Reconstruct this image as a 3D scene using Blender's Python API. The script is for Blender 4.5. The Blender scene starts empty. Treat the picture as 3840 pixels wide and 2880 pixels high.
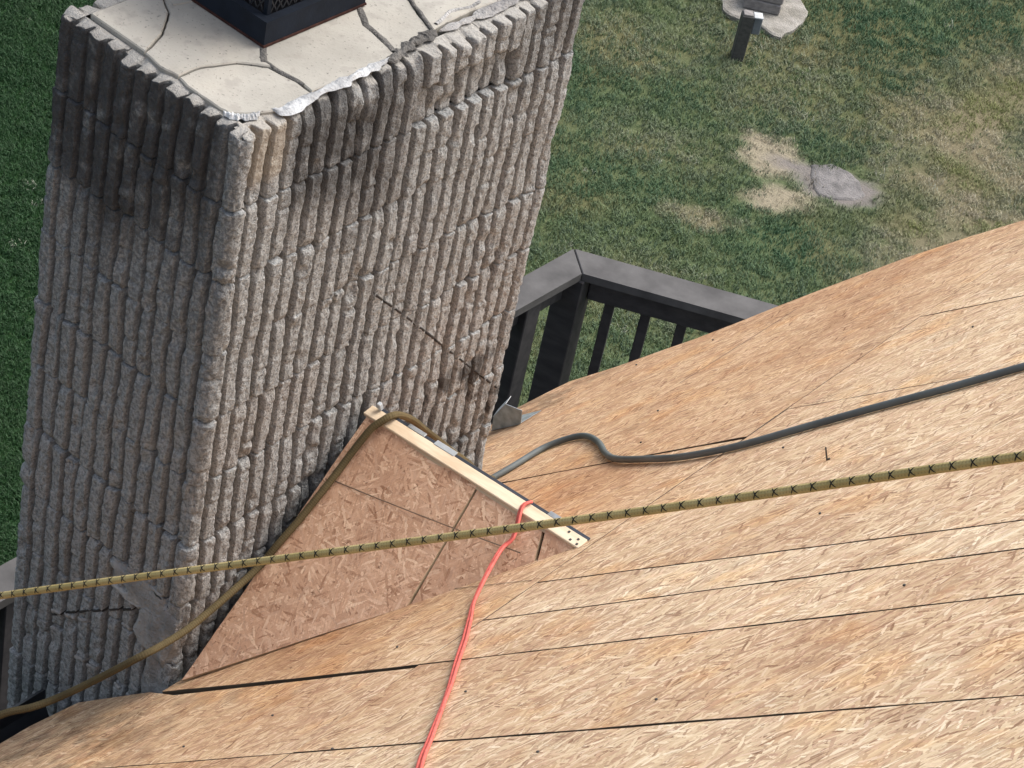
import bpy, math, random
import numpy as np
from mathutils import Matrix, Vector

random.seed(7)
rng = np.random.default_rng(7)
S = bpy.context.scene
COL = S.collection

# ------------------------------------------------------------------ camera
cam_d = bpy.data.cameras.new('camera'); cam = bpy.data.objects.new('camera', cam_d); COL.objects.link(cam)
RC = np.array([[0.73899831, 0.65111814, 0.17299322],
               [0.51819867, -0.38526902, -0.7635692],
               [-0.43052483, 0.65392121, -0.62212171]])
CAM = np.array([3.12820369, -3.51461716, 3.21170082])
m = Matrix.Identity(4)
for i in range(3):
    m[i][0] = RC[0][i]; m[i][1] = -RC[1][i]; m[i][2] = -RC[2][i]; m[i][3] = CAM[i]
cam.matrix_world = m
cam_d.sensor_width = 36.0; cam_d.lens = 92.464; cam_d.clip_start = 0.05; cam_d.clip_end = 2000
S.camera = cam

# ------------------------------------------------------------------ sky, sun, exposure
SUN = Vector((0.22, 0.50, 0.84)).normalized()
W = bpy.data.worlds.new('World'); S.world = W; W.use_nodes = True
wn = W.node_tree; wn.nodes.clear()
sky = wn.nodes.new('ShaderNodeTexSky'); sky.sky_type = 'NISHITA'; sky.sun_disc = False
sky.sun_elevation = math.asin(SUN.z); sky.sun_rotation = math.atan2(SUN.x, SUN.y)
sky.air_density = 1.0; sky.dust_density = 6.0; sky.ozone_density = 1.0; sky.altitude = 100
hs = wn.nodes.new('ShaderNodeHueSaturation'); hs.inputs['Saturation'].default_value = 0.6
bg = wn.nodes.new('ShaderNodeBackground'); bg.inputs['Strength'].default_value = 0.15
wo = wn.nodes.new('ShaderNodeOutputWorld')
wn.links.new(sky.outputs[0], hs.inputs['Color']); wn.links.new(hs.outputs[0], bg.inputs[0]); wn.links.new(bg.outputs[0], wo.inputs[0])
sd = bpy.data.lights.new('sun', 'SUN'); sd.energy = 1.05; sd.angle = math.radians(40); sd.color = (1.0, 0.96, 0.91)
so = bpy.data.objects.new('sun', sd); COL.objects.link(so)
so.rotation_euler = SUN.to_track_quat('Z', 'Y').to_euler(); so.location = (0, 0, 12)
S.view_settings.view_transform = 'Standard'; S.view_settings.look = 'None'
S.view_settings.exposure = 0.92; S.view_settings.gamma = 1.0; S.view_settings.use_curve_mapping = False

# ------------------------------------------------------------------ noise + mesh helpers
def hash2(ix, iy, seed=0):
    h = (ix.astype(np.int64) * 374761393 + iy.astype(np.int64) * 668265263 + seed * 1442695041) & 0xffffffff
    h = ((h ^ (h >> 13)) * 1274126177) & 0xffffffff
    h = h ^ (h >> 16)
    return (h & 0xffff) / 65535.0
def vnoise(x, y, seed=0):
    x = np.asarray(x, float); y = np.asarray(y, float)
    ix = np.floor(x); iy = np.floor(y); fx = x - ix; fy = y - iy
    fx = fx * fx * (3 - 2 * fx); fy = fy * fy * (3 - 2 * fy)
    a = hash2(ix, iy, seed); b = hash2(ix + 1, iy, seed); c = hash2(ix, iy + 1, seed); d = hash2(ix + 1, iy + 1, seed)
    return (a * (1 - fx) + b * fx) * (1 - fy) + (c * (1 - fx) + d * fx) * fy
def fbm(x, y, seed=0, oct=3):
    r = 0; a = 0.5; t = 0
    for o in range(oct):
        r = r + a * vnoise(np.asarray(x) * 2 ** o, np.asarray(y) * 2 ** o, seed + o * 17); t += a; a *= 0.5
    return r / t

def mesh_obj(name, verts, faces, mat=None, parent=None, smooth=False, mw=None):
    me = bpy.data.meshes.new(name)
    me.from_pydata([tuple(map(float, v)) for v in verts], [], [tuple(int(i) for i in f) for f in faces]); me.update()
    if smooth:
        me.polygons.foreach_set('use_smooth', [True] * len(me.polygons))
    if mat: me.materials.append(mat)
    o = bpy.data.objects.new(name, me); COL.objects.link(o)
    if parent: o.parent = parent
    if mw is not None: o.matrix_world = mw
    return o
def tag(o, label=None, cat=None, group=None, kind=None):
    if label: o['label'] = label
    if cat: o['category'] = cat
    if group: o['group'] = group
    if kind: o['kind'] = kind
    return o
def empty(name, loc=(0, 0, 0)):
    o = bpy.data.objects.new(name, None); COL.objects.link(o); o.location = loc; o.empty_display_size = 0.1
    bpy.context.view_layer.update()
    return o
def child(name, verts, faces, mat, parent, smooth=False):
    """world-space vertices under a (translated) empty"""
    off = np.array(parent.location) if parent else np.zeros(3)
    v = np.asarray(verts, float) - off
    o = mesh_obj(name, v, faces, mat, None, smooth)
    if parent: o.parent = parent
    return o
def box_vf(cx, cy, cz, sx, sy, sz, bev=0.0):
    """bevelled box (chamfer on all edges if bev)"""
    hx, hy, hz = sx / 2, sy / 2, sz / 2
    if bev <= 0:
        v = [(cx + a * hx, cy + b * hy, cz + c * hz) for c in (-1, 1) for b in (-1, 1) for a in (-1, 1)]
        f = [(0, 2, 3, 1), (4, 5, 7, 6), (0, 1, 5, 4), (2, 6, 7, 3), (0, 4, 6, 2), (1, 3, 7, 5)]
        return v, f
    b = min(bev, hx * .9, hy * .9, hz * .9)
    v = []; idx = {}
    for sxn in (-1, 1):
        for syn in (-1, 1):
            for szn in (-1, 1):
                for ax in range(3):
                    h = [hx - b, hy - b, hz - b]; h[ax] += b
                    idx[(sxn, syn, szn, ax)] = len(v)
                    v.append((cx + sxn * h[0], cy + syn * h[1], cz + szn * h[2]))
    f = []
    for s in (-1, 1):
        f.append([idx[(s, a, c, 0)] for a, c in ((-1, -1), (1, -1), (1, 1), (-1, 1))][::s])
        f.append([idx[(a, s, c, 1)] for a, c in ((-1, -1), (-1, 1), (1, 1), (1, -1))][::s])
        f.append([idx[(a, c, s, 2)] for a, c in ((-1, -1), (1, -1), (1, 1), (-1, 1))][::s])
    for a in (-1, 1):
        for c in (-1, 1):
            f.append([idx[(-1, a, c, 1)], idx[(1, a, c, 1)], idx[(1, a, c, 2)], idx[(-1, a, c, 2)]])
            f.append([idx[(a, -1, c, 0)], idx[(a, 1, c, 0)], idx[(a, 1, c, 2)], idx[(a, -1, c, 2)]])
            f.append([idx[(a, c, -1, 0)], idx[(a, c, 1, 0)], idx[(a, c, 1, 1)], idx[(a, c, -1, 1)]])
            for e in (-1, 1):
                f.append([idx[(a, c, e, 0)], idx[(a, c, e, 1)], idx[(a, c, e, 2)]])
    return v, f
def frame_box(p, ax, ay, az, sx, sy, sz, bev=0.003):
    v, f = box_vf(0, 0, 0, sx, sy, sz, bev)
    ax, ay, az, p = map(np.array, (ax, ay, az, p))
    return [p + a * ax + b * ay + c * az for a, b, c in v], f
def beam(p, q, w, h, up=(0, 0, 1), bev=0.003):
    p = np.array(p, float); q = np.array(q, float); d = q - p; L = np.linalg.norm(d); d /= L
    up = np.array(up, float); s = np.cross(d, up); s /= np.linalg.norm(s); u = np.cross(s, d)
    return frame_box((p + q) / 2, d, s, u, L, w, h, bev)
def smooth_path(pts, n):
    """Catmull-Rom, evenly resampled"""
    P = np.array(pts, float); P = np.vstack([2 * P[0] - P[1], P, 2 * P[-1] - P[-2]]); out = []
    for i in range(1, len(P) - 2):
        for t in np.linspace(0, 1, 24, endpoint=False):
            a, b, c, d = P[i - 1], P[i], P[i + 1], P[i + 2]
            out.append(.5 * ((2 * b) + (-a + c) * t + (2 * a - 5 * b + 4 * c - d) * t * t + (-a + 3 * b - 3 * c + d) * t ** 3))
    out.append(P[-2]); out = np.array(out)
    s = np.concatenate([[0], np.cumsum(np.linalg.norm(np.diff(out, axis=0), axis=1))])
    t = np.linspace(0, s[-1], n)
    return np.stack([np.interp(t, s, out[:, k]) for k in range(3)], 1), s[-1]
def frames(path, up0=(0, 0, 1)):
    T = np.gradient(path, axis=0); T /= np.linalg.norm(T, axis=1)[:, None]
    N = np.zeros_like(T); n = np.array(up0, float); n -= T[0] * (n @ T[0]); n /= np.linalg.norm(n); N[0] = n
    for i in range(1, len(T)):
        n = N[i - 1] - T[i] * (N[i - 1] @ T[i]); N[i] = n / np.linalg.norm(n)
    return T, N, np.cross(T, N)
def tube(name, path, r, mat, parent=None, sides=10, uvlen=None, up0=(0, 0, 1), rfun=None):
    T, N, B = frames(path, up0); n = len(path); a = np.linspace(0, 2 * np.pi, sides, endpoint=False)
    rr = np.full(n, r) if rfun is None else rfun
    V = path[:, None, :] + rr[:, None, None] * (np.cos(a)[None, :, None] * N[:, None, :] + np.sin(a)[None, :, None] * B[:, None, :])
    V = V.reshape(-1, 3); F = []
    for i in range(n - 1):
        for j in range(sides):
            k = (j + 1) % sides
            F.append((i * sides + j, i * sides + k, (i + 1) * sides + k, (i + 1) * sides + j))
    F.append(tuple(range(sides))[::-1]); F.append(tuple((n - 1) * sides + j for j in range(sides)))
    o = child(name, V, F, mat, parent, True) if parent else mesh_obj(name, V, F, mat, None, True)
    me = o.data; uv = me.uv_layers.new(name='UVMap')
    L = uvlen or 1.0
    k = 0
    for i in range(n - 1):
        for j in range(sides):
            for (ii, jj) in ((i, j), (i, j + 1), (i + 1, j + 1), (i + 1, j)):
                uv.data[k].uv = (jj / sides, ii / (n - 1) * L); k += 1
    return o

# ------------------------------------------------------------------ material helpers
class NT:
    def __init__(s, name):
        s.m = bpy.data.materials.new(name); s.m.use_nodes = True; s.t = s.m.node_tree; s.t.nodes.clear()
        s.out = s.n('ShaderNodeOutputMaterial'); s.p = s.n('ShaderNodeBsdfPrincipled'); s.l(s.p.outputs[0], s.out.inputs[0])
    def n(s, t, **kw):
        x = s.t.nodes.new(t)
        for k, v in kw.items(): setattr(x, k, v)
        return x
    def l(s, a, b): s.t.links.new(a, b)
    def set(s, node, key, v):
        inp = node.inputs[key]
        if hasattr(v, 'is_linked') or isinstance(v, bpy.types.NodeSocket): s.l(v, inp)
        else: inp.default_value = v
    def math(s, op, a, b=None, c=None, clamp=False):
        x = s.n('ShaderNodeMath', operation=op, use_clamp=clamp); s.set(x, 0, a)
        if b is not None: s.set(x, 1, b)
        if c is not None: s.set(x, 2, c)
        return x.outputs[0]
    def mix(s, f, a, b, blend='MIX'):
        x = s.n('ShaderNodeMix', data_type='RGBA', blend_type=blend); s.set(x, 0, f)
        for k, v in ((6, a), (7, b)):
            if isinstance(v, tuple): v = (*v, 1) if len(v) == 3 else v
            s.set(x, k, v)
        return x.outputs[2]
    def noise(s, vec, scale, detail=3, rough=.55, dim='3D', out='Fac'):
        x = s.n('ShaderNodeTexNoise', noise_dimensions=dim); s.set(x, 'Scale', scale); s.set(x, 'Detail', detail); s.set(x, 'Roughness', rough)
        if vec is not None: s.l(vec, x.inputs['Vector'])
        return x.outputs[out]
    def ramp(s, f, stops, interp='LINEAR'):
        x = s.n('ShaderNodeValToRGB'); s.l(f, x.inputs[0]); r = x.color_ramp; r.interpolation = interp
        while len(r.elements) < len(stops): r.elements.new(0.5)
        for e, (p, c) in zip(r.elements, stops):
            e.position = p; e.color = (*c, 1) if len(c) == 3 else c
        return x.outputs[0]
    def smooth(s, f, lo, hi):
        x = s.n('ShaderNodeMapRange', interpolation_type='SMOOTHSTEP'); s.l(f, x.inputs[0]) if not isinstance(f, float) else None
        x.inputs[1].default_value = lo; x.inputs[2].default_value = hi
        return x.outputs[0]
    def bump(s, h, strength, dist=0.01):
        x = s.n('ShaderNodeBump'); s.l(h, x.inputs['Height']); x.inputs['Strength'].default_value = strength; x.inputs['Distance'].default_value = dist
        s.l(x.outputs[0], s.p.inputs['Normal']); return x
    def base(s, c, rough=.8, spec=.3):
        s.set(s.p, 'Base Color', (*c, 1) if isinstance(c, tuple) and len(c) == 3 else c)
        s.set(s.p, 'Roughness', rough); s.set(s.p, 'Specular IOR Level', spec); return s.m
    def pos(s): return s.n('ShaderNodeNewGeometry').outputs['Position']
    def obj(s): return s.n('ShaderNodeTexCoord').outputs['Object']
    def sep(s, v):
        x = s.n('ShaderNodeSeparateXYZ'); s.l(v, x.inputs[0]); return x.outputs
    def comb(s, x, y, z):
        c = s.n('ShaderNodeCombineXYZ'); s.set(c, 0, x); s.set(c, 1, y); s.set(c, 2, z); return c.outputs[0]

def mat_plain(name, c, rough=.7, spec=.3, var=.25, scale=12, metal=0.0, bump=.15):
    t = NT(name); v = t.obj(); f = t.noise(v, scale, 4)
    d = tuple(x * (1 - var) for x in c); b = tuple(min(1, x * (1 + var)) for x in c)
    t.base(t.ramp(f, [(.3, d), (.7, b)]), rough, spec); t.p.inputs['Metallic'].default_value = metal
    if bump: t.bump(t.noise(v, scale * 6, 3), bump, .003)
    return t.m

def mat_block():
    t = NT('split_face_block'); P = t.pos(); x, y, z = t.sep(P)
    rnd = t.n('ShaderNodeObjectInfo').outputs['Random']
    big = t.noise(P, 2.3, 4); med = t.noise(P, 11, 4); fine = t.noise(P, 150, 3, .7); grain = t.noise(P, 330, 2, .6)
    col = t.mix(big, (.305, .323, .326), (.40, .42, .422))
    col = t.mix(t.smooth(med, .5, .75), col, (.385, .395, .392))
    # warm pinkish-beige blocks here and there
    col = t.mix(t.math('MULTIPLY', t.smooth(rnd, .55, .95), .55), col, (.41, .40, .385))
    # aggregate speckle
    col = t.mix(t.math('MULTIPLY', t.smooth(fine, .50, .62), .55), col, (.46, .45, .43))
    col = t.mix(t.math('MULTIPLY', t.smooth(fine, .47, .36), .70), col, (.10, .098, .096))
    col = t.mix(t.math('MULTIPLY', t.smooth(grain, .5, .38), .5), col, (.13, .128, .125))
    # soot and lichen: on the near side mostly, thick just below the crown
    n1 = t.noise(P, 3.1, 4); n2 = t.noise(P, 14, 4)
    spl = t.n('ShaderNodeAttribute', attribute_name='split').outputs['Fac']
    col = t.mix(t.math('MULTIPLY', t.math('SUBTRACT', 1.0, spl), .85), col, t.mix(n1, (.12, .116, .108), (.175, .17, .158)))  # rib grooves darker than the split faces
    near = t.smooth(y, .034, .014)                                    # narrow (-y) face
    lim = t.math('ADD', t.math('MULTIPLY', n1, .9), -.86)             # noisy lower limit of the stain
    lim2 = t.math('ADD', lim, t.math('MULTIPLY', near, -.16))
    st = t.smooth(t.math('SUBTRACT', z, lim2), -.05, .28)
    run = t.math('MULTIPLY', t.smooth(y, .15, .20), t.smooth(y, .72, .42))
    ymask = t.math('MAXIMUM', t.math('MULTIPLY', near, t.smooth(x, -.04, -.085)), t.math('MULTIPLY', run, .9))
    ymask = t.math('MAXIMUM', ymask, t.math('MULTIPLY', t.smooth(y, .85, 1.05), .5))
    st = t.math('MULTIPLY', t.math('MULTIPLY', st, ymask), t.smooth(n2, .22, .5))
    # shaded side painted into the near face: blue-grey, stronger higher up
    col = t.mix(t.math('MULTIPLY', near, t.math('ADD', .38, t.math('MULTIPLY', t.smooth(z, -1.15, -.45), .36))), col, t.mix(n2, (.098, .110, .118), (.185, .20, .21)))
    # coarse aggregate shows through the darker tones
    agg = t.noise(P, 95, 3, .75)
    col = t.mix(t.math('MULTIPLY', t.math('MULTIPLY', t.smooth(agg, .50, .58), spl), .50), col, (.40, .41, .405))
    col = t.mix(t.math('MULTIPLY', t.math('MULTIPLY', t.smooth(agg, .47, .40), spl), .45), col, (.09, .09, .09))
    col = t.mix(t.math('MULTIPLY', st, .86), col, (.042, .043, .046))
    # a clean tan unit beside the corner
    tan = t.math('MULTIPLY', t.math('MULTIPLY', t.smooth(y, .03, .05), t.smooth(y, .17, .15)), t.smooth(z, -.17, -.13))
    col = t.mix(t.math('MULTIPLY', tan, .6), col, (.36, .31, .24))
    # tar spots low on the broad face
    tar = t.math('MULTIPLY', t.math('MULTIPLY', t.smooth(t.noise(P, 9, 4), .52, .62), t.smooth(y, .72, .9)), t.math('MULTIPLY', t.smooth(z, -1.02, -1.16), t.smooth(z, -1.5, -1.36)))
    col = t.mix(t.math('MULTIPLY', tar, .85), col, (.05, .047, .045))
    # paler beige upward faces along the top course
    nz = t.sep(t.n('ShaderNodeNewGeometry').outputs['Normal'])[2]
    top = t.math('MULTIPLY', t.smooth(nz, .45, .85), t.smooth(z, -.05, -.015))
    col = t.mix(t.math('MULTIPLY', top, .8), col, t.mix(n2, (.27, .26, .24), (.42, .405, .37)))
    t.base(col, .95, .15)
    h = t.math('ADD', t.math('MULTIPLY', fine, .8), t.math('MULTIPLY', med, .6)); h = t.math('ADD', h, t.math('MULTIPLY', grain, .35))
    t.bump(t.math('ADD', h, t.math('MULTIPLY', agg, .9)), .8, .009)
    return t.m

def mat_crown():
    t = NT('crown_concrete'); P = t.pos()
    a = t.noise(P, 5, 4); b = t.noise(P, 130, 3, .6); c = t.noise(P, 26, 2)
    col = t.mix(t.smooth(a, .3, .7), (.28, .27, .24), (.36, .348, .31))
    col = t.mix(t.math('MULTIPLY', t.smooth(t.noise(P, 2.2, 3), .45, .7), .35), col, (.42, .375, .30))
    col = t.mix(t.math('MULTIPLY', t.smooth(b, .62, .70), .8), col, (.11, .10, .095))
    col = t.mix(t.math('MULTIPLY', t.smooth(c, .55, .68), .35), col, (.22, .205, .185))
    col = t.mix(t.math('MULTIPLY', t.smooth(t.noise(P, 7, 5, .7), .52, .68), .4), col, (.26, .245, .22))
    t.base(col, .9, .2); t.bump(b, .25, .004); return t.m

def mat_mortar(name, c1, c2, bs=.9):
    t = NT(name); P = t.pos(); a = t.noise(P, 9, 5); b = t.noise(P, 80, 3, .65)
    col = t.mix(t.smooth(a, .3, .7), c1, c2); col = t.mix(t.math('MULTIPLY', t.smooth(b, .55, .72), .45), col, tuple(x * .55 for x in c1))
    t.base(col, .92, .2); t.bump(t.math('ADD', a, t.math('MULTIPLY', b, 1.5)), bs, .010); return t.m

def mat_osb(name, pink):
    """strand board: five layers of long thin flakes laid at random angles, the topmost flake wins"""
    t = NT(name); v = t.obj(); oi = t.n('ShaderNodeObjectInfo').outputs['Random']
    off = t.n('ShaderNodeVectorMath', operation='ADD'); t.l(v, off.inputs[0]); t.l(t.comb(t.math('MULTIPLY', oi, 37.), t.math('MULTIPLY', oi, 91.), 0.), off.inputs[1])
    v = off.outputs[0]
    # gentle warp keeps flakes from looking ruled
    w = t.n('ShaderNodeTexNoise'); w.inputs['Scale'].default_value = 6; w.inputs['Detail'].default_value = 1; t.l(v, w.inputs['Vector'])
    ws = t.n('ShaderNodeVectorMath', operation='SCALE'); t.l(w.outputs['Color'], ws.inputs[0]); ws.inputs['Scale'].default_value = .02
    wv = t.n('ShaderNodeVectorMath', operation='ADD'); t.l(v, wv.inputs[0]); t.l(ws.outputs[0], wv.inputs[1]); v = wv.outputs[0]
    best = None; tone = None; hue = None; edge = None
    for i, (ang, sl, sw) in enumerate(([(.15, 19, 135), (-.75, 23, 150), (.75, 18, 120), (-1.45, 24, 160), (1.2, 22, 140)] if pink else [(-.15, 15, 110), (-.62, 12, 140), (-1.1, 16, 105), (-.4, 19, 150), (.4, 21, 125), (-1.7, 24, 130)])):
        mp = t.n('ShaderNodeMapping', vector_type='TEXTURE'); mp.inputs['Rotation'].default_value = (0, 0, ang); mp.inputs['Location'].default_value = (i * 3.7, i * 1.9, 0)
        mp.inputs['Scale'].default_value = (1 / sw, 1 / sl, 1); t.l(v, mp.inputs['Vector'])
        vo = t.n('ShaderNodeTexVoronoi', voronoi_dimensions='2D', feature='F1'); vo.inputs['Scale'].default_value = 1; vo.inputs['Randomness'].default_value = 1
        t.l(mp.outputs[0], vo.inputs['Vector'])
        r, g, b = t.sep(vo.outputs['Color'])
        pr = t.math('SUBTRACT', r, t.math('MULTIPLY', t.math('POWER', vo.outputs['Distance'], 2.0), .9))
        if best is None: best, tone, hue = pr, g, b
        else:
            c = t.math('GREATER_THAN', pr, best)
            mx = lambda a_, b_: t.math('ADD', t.math('MULTIPLY', b_, c), t.math('MULTIPLY', a_, t.math('SUBTRACT', 1.0, c)))
            tone, hue = mx(tone, g), mx(hue, b); best = t.math('MAXIMUM', best, pr)
    # wood grain inside the flakes
    gm_ = t.n('ShaderNodeMapping', vector_type='TEXTURE'); gm_.inputs['Rotation'].default_value = (0, 0, .3 if pink else -.6); gm_.inputs['Scale'].default_value = (1 / 330, 1 / 16, 1); t.l(v, gm_.inputs['Vector'])
    gr = t.noise(gm_.outputs[0], 1.0, 3, .65)
    tone = t.math('ADD', tone, t.math('MULTIPLY', t.math('SUBTRACT', gr, .5), .50), clamp=True)
    if pink:
        col = t.ramp(tone, [(0, (.36, .19, .11)), (.2, (.54, .32, .20)), (.75, (.64, .395, .255)), (1, (.80, .565, .385))])
        alt = (.64, .42, .29)
    else:
        col = t.ramp(tone, [(0, (.29, .17, .10)), (.12, (.48, .325, .21)), (.45, (.625, .46, .292)), (.8, (.775, .625, .42)), (1, (.88, .755, .57))])
        alt = (.64, .43, .305)
    col = t.mix(t.math('MULTIPLY', t.smooth(hue, .55, 1.0), .6), col, alt)
    z1 = t.noise(v, 1.4, 4); z2 = t.noise(v, 3.3, 3); fl = t.noise(v, 34, 3, .7)
    if not pink:
        u, yy, _ = t.sep(t.obj())
        col = t.mix(oi, col, t.mix(1.0, col, (.90, .845, .80), 'MULTIPLY'))
        # zones: greyed pink, golden, and older redder sheathing towards the eave and the chimney
        col = t.mix(t.smooth(z1, .46, .66), col, t.mix(1.0, col, (.86, .80, .77), 'MULTIPLY'))
        old = t.math('ADD', t.smooth(u, 2.0, .3), t.math('MULTIPLY', z2, .5))
        col = t.mix(t.math('MULTIPLY', t.smooth(old, .45, 1.25), .9), col, t.mix(1.0, col, (.84, .72, .63), 'MULTIPLY'))
        gold = t.math('MULTIPLY', t.smooth(t.noise(v, 4.4, 4), .52, .68), .6)
        col = t.mix(gold, col, t.mix(1.0, col, (1.04, .88, .68), 'MULTIPLY'))
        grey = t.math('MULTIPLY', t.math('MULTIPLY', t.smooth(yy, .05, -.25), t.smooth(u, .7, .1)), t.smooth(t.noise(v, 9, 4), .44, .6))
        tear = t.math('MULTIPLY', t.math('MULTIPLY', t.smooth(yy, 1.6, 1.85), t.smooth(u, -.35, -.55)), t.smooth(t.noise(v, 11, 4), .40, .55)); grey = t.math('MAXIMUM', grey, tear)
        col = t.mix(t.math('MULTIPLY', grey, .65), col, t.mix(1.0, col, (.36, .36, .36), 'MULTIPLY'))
    else:
        col = t.mix(t.smooth(z2, .48, .7), col, t.mix(1.0, col, (.84, .80, .78), 'MULTIPLY'))
    sc_ = t.math('MULTIPLY', t.smooth(t.noise(v, 5.5, 6, .68), .54, .68), .55)
    col = t.mix(sc_, col, t.mix(1.0, col, (.70, .69, .70), 'MULTIPLY'))
    fm = t.n('ShaderNodeMapping', vector_type='TEXTURE'); fm.inputs['Rotation'].default_value = (0, 0, -.5); fm.inputs['Scale'].default_value = (1 / 4., 1, 1); t.l(v, fm.inputs['Vector'])
    fl = t.noise(fm.outputs[0], 26, 3, .7)
    col = t.mix(t.math('MULTIPLY', t.smooth(fl, .64, .73), .75), col, t.mix(1.0, col, (.30, .24, .20), 'MULTIPLY'))
    lo = t.smooth(best, .40, .10)
    col = t.mix(t.math('MULTIPLY', lo, .6), col, t.mix(1.0, col, (.40, .32, .26), 'MULTIPLY'))
    t.base(col, .72, .25)
    t.bump(t.math('ADD', gr, fl), .55, .005)
    return t.m

def mat_wood(name, c1, c2, scale=1.0):
    t = NT(name); v = t.obj(); mp = t.n('ShaderNodeMapping'); mp.inputs['Scale'].default_value = (3 * scale, 40 * scale, 40 * scale); t.l(v, mp.inputs['Vector'])
    a = t.noise(mp.outputs[0], 1.0, 4, .6); b = t.noise(v, 9, 3)
    col = t.mix(t.smooth(a, .3, .7), c1, c2); col = t.mix(t.math('MULTIPLY', t.smooth(b, .6, .75), .3), col, tuple(x * .6 for x in c1))
    t.base(col, .65, .3); t.bump(a, .2, .003); return t.m

def mat_rope(name, c1, c2, per=70.):
    t = NT(name); uv = t.n('ShaderNodeTexCoord').outputs['UV']; u, v_, _ = t.sep(uv)
    a = t.math('SINE', t.math('ADD', t.math('MULTIPLY', u, 6.2832 * 4), t.math('MULTIPLY', v_, 6.2832 * per)))
    b = t.math('SINE', t.math('SUBTRACT', t.math('MULTIPLY', u, 6.2832 * 4), t.math('MULTIPLY', v_, 6.2832 * per)))
    h = t.math('MULTIPLY', a, b); n = t.noise(t.obj(), 9, 4); f = t.noise(t.obj(), 160, 2)
    col = t.mix(t.smooth(n, .3, .7), c1, c2); col = t.mix(t.math('MULTIPLY', t.smooth(h, -.2, -.9), .35), col, tuple(x * .4 for x in c1))
    col = t.mix(t.math('MULTIPLY', t.smooth(f, .55, .75), .3), col, tuple(x * .55 for x in c1))
    t.base(col, .85, .2); t.bump(t.math('ADD', h, f), .3, .002); return t.m

M = {}
M['block'] = mat_block(); M['crown'] = mat_crown()
M['bed'] = mat_mortar('bed_mortar', (.085, .082, .078), (.15, .145, .135))
M['mortar'] = mat_mortar('smeared_mortar', (.20, .20, .197), (.38, .378, .37))
M['lightmortar'] = mat_mortar('pale_mortar', (.22, .215, .21), (.34, .335, .325))
M['sealant'] = mat_mortar('white_sealant', (.20, .205, .21), (.56, .58, .59), .5)
M['tar'] = mat_plain('tar', (.03, .028, .027), .8)
M['osb'] = mat_osb('roof_strand_board', False); M['osb2'] = mat_osb('cricket_strand_board', True)
M['edge'] = mat_wood('cut_board_edge', (.42, .31, .2), (.56, .43, .29))
M['shade_edge'] = mat_wood('shaded_board_edge', (.07, .05, .035), (.13, .095, .065))  # gap shade painted into the sheet edges as dark brown
M['pine'] = mat_wood('pale_pine', (.60, .46, .31), (.74, .62, .46))
M['dark'] = mat_plain('attic_shade', (.012, .011, .010), .95, .0)
M['steel'] = mat_plain('galvanized_steel', (.42, .45, .47), .45, .5, .3, 30, .7)
M['bluesteel'] = mat_plain('dark_membrane', (.035, .042, .055), .55, .4)
M['whitemetal'] = mat_plain('white_metal', (.40, .43, .45), .5, .4, .25)
M['cap'] = mat_plain('cap_paint', (.006, .010, .018), .65, .2, .3, 20)
M['mesh'] = mat_plain('cap_mesh', (.03, .032, .036), .5, .4)
M['rust'] = mat_plain('rust', (.045, .022, .018), .9, .1, .4, 40)
M['flue'] = mat_plain('flue_black', (.006, .006, .007), .9, .05)
M['rope'] = mat_rope('gold_rope', (.33, .265, .11), (.43, .35, .165))
M['rope_old'] = mat_rope('olive_rope', (.075, .058, .028), (.12, .092, .045), 80)
M['tracer'] = mat_plain('black_tracer', (.012, .012, .010), .8)
M['hose'] = mat_plain('hose_rubber', (.095, .11, .11), .6, .35, .2)
M['red'] = mat_plain('red_cord', (.60, .125, .10), .6, .3, .2, 60)
M['rail'] = mat_wood('charcoal_stain', (.034, .033, .035), (.056, .053, .055), .6)
M['railtop'] = mat_plain('skylit_charcoal_stain', (.076, .074, .073), .65, .25, .3, 9)  # same stain as the rails, sky light on the cap painted in as paler
M['gutter'] = mat_plain('black_gutter', (.018, .02, .024), .4, .5)
M['siding'] = mat_wood('brown_siding', (.10, .07, .05), (.15, .11, .08))
M['nail'] = mat_plain('nail', (.04, .038, .036), .5, .5)
M['post'] = mat_wood('dark_post', (.045, .045, .043), (.075, .073, .070))
M['boxgrey'] = mat_plain('grey_box', (.13, .145, .16), .5)
M['boxwhite'] = mat_plain('white_cover', (.42, .44, .45), .5)
M['timber'] = mat_wood('weathered_timber', (.15, .14, .135), (.24, .225, .215))
M['stone'] = mat_mortar('field_stone', (.13, .125, .122), (.215, .205, .20))
M['gravel'] = mat_mortar('gravel', (.20, .19, .165), (.33, .315, .285))

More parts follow.
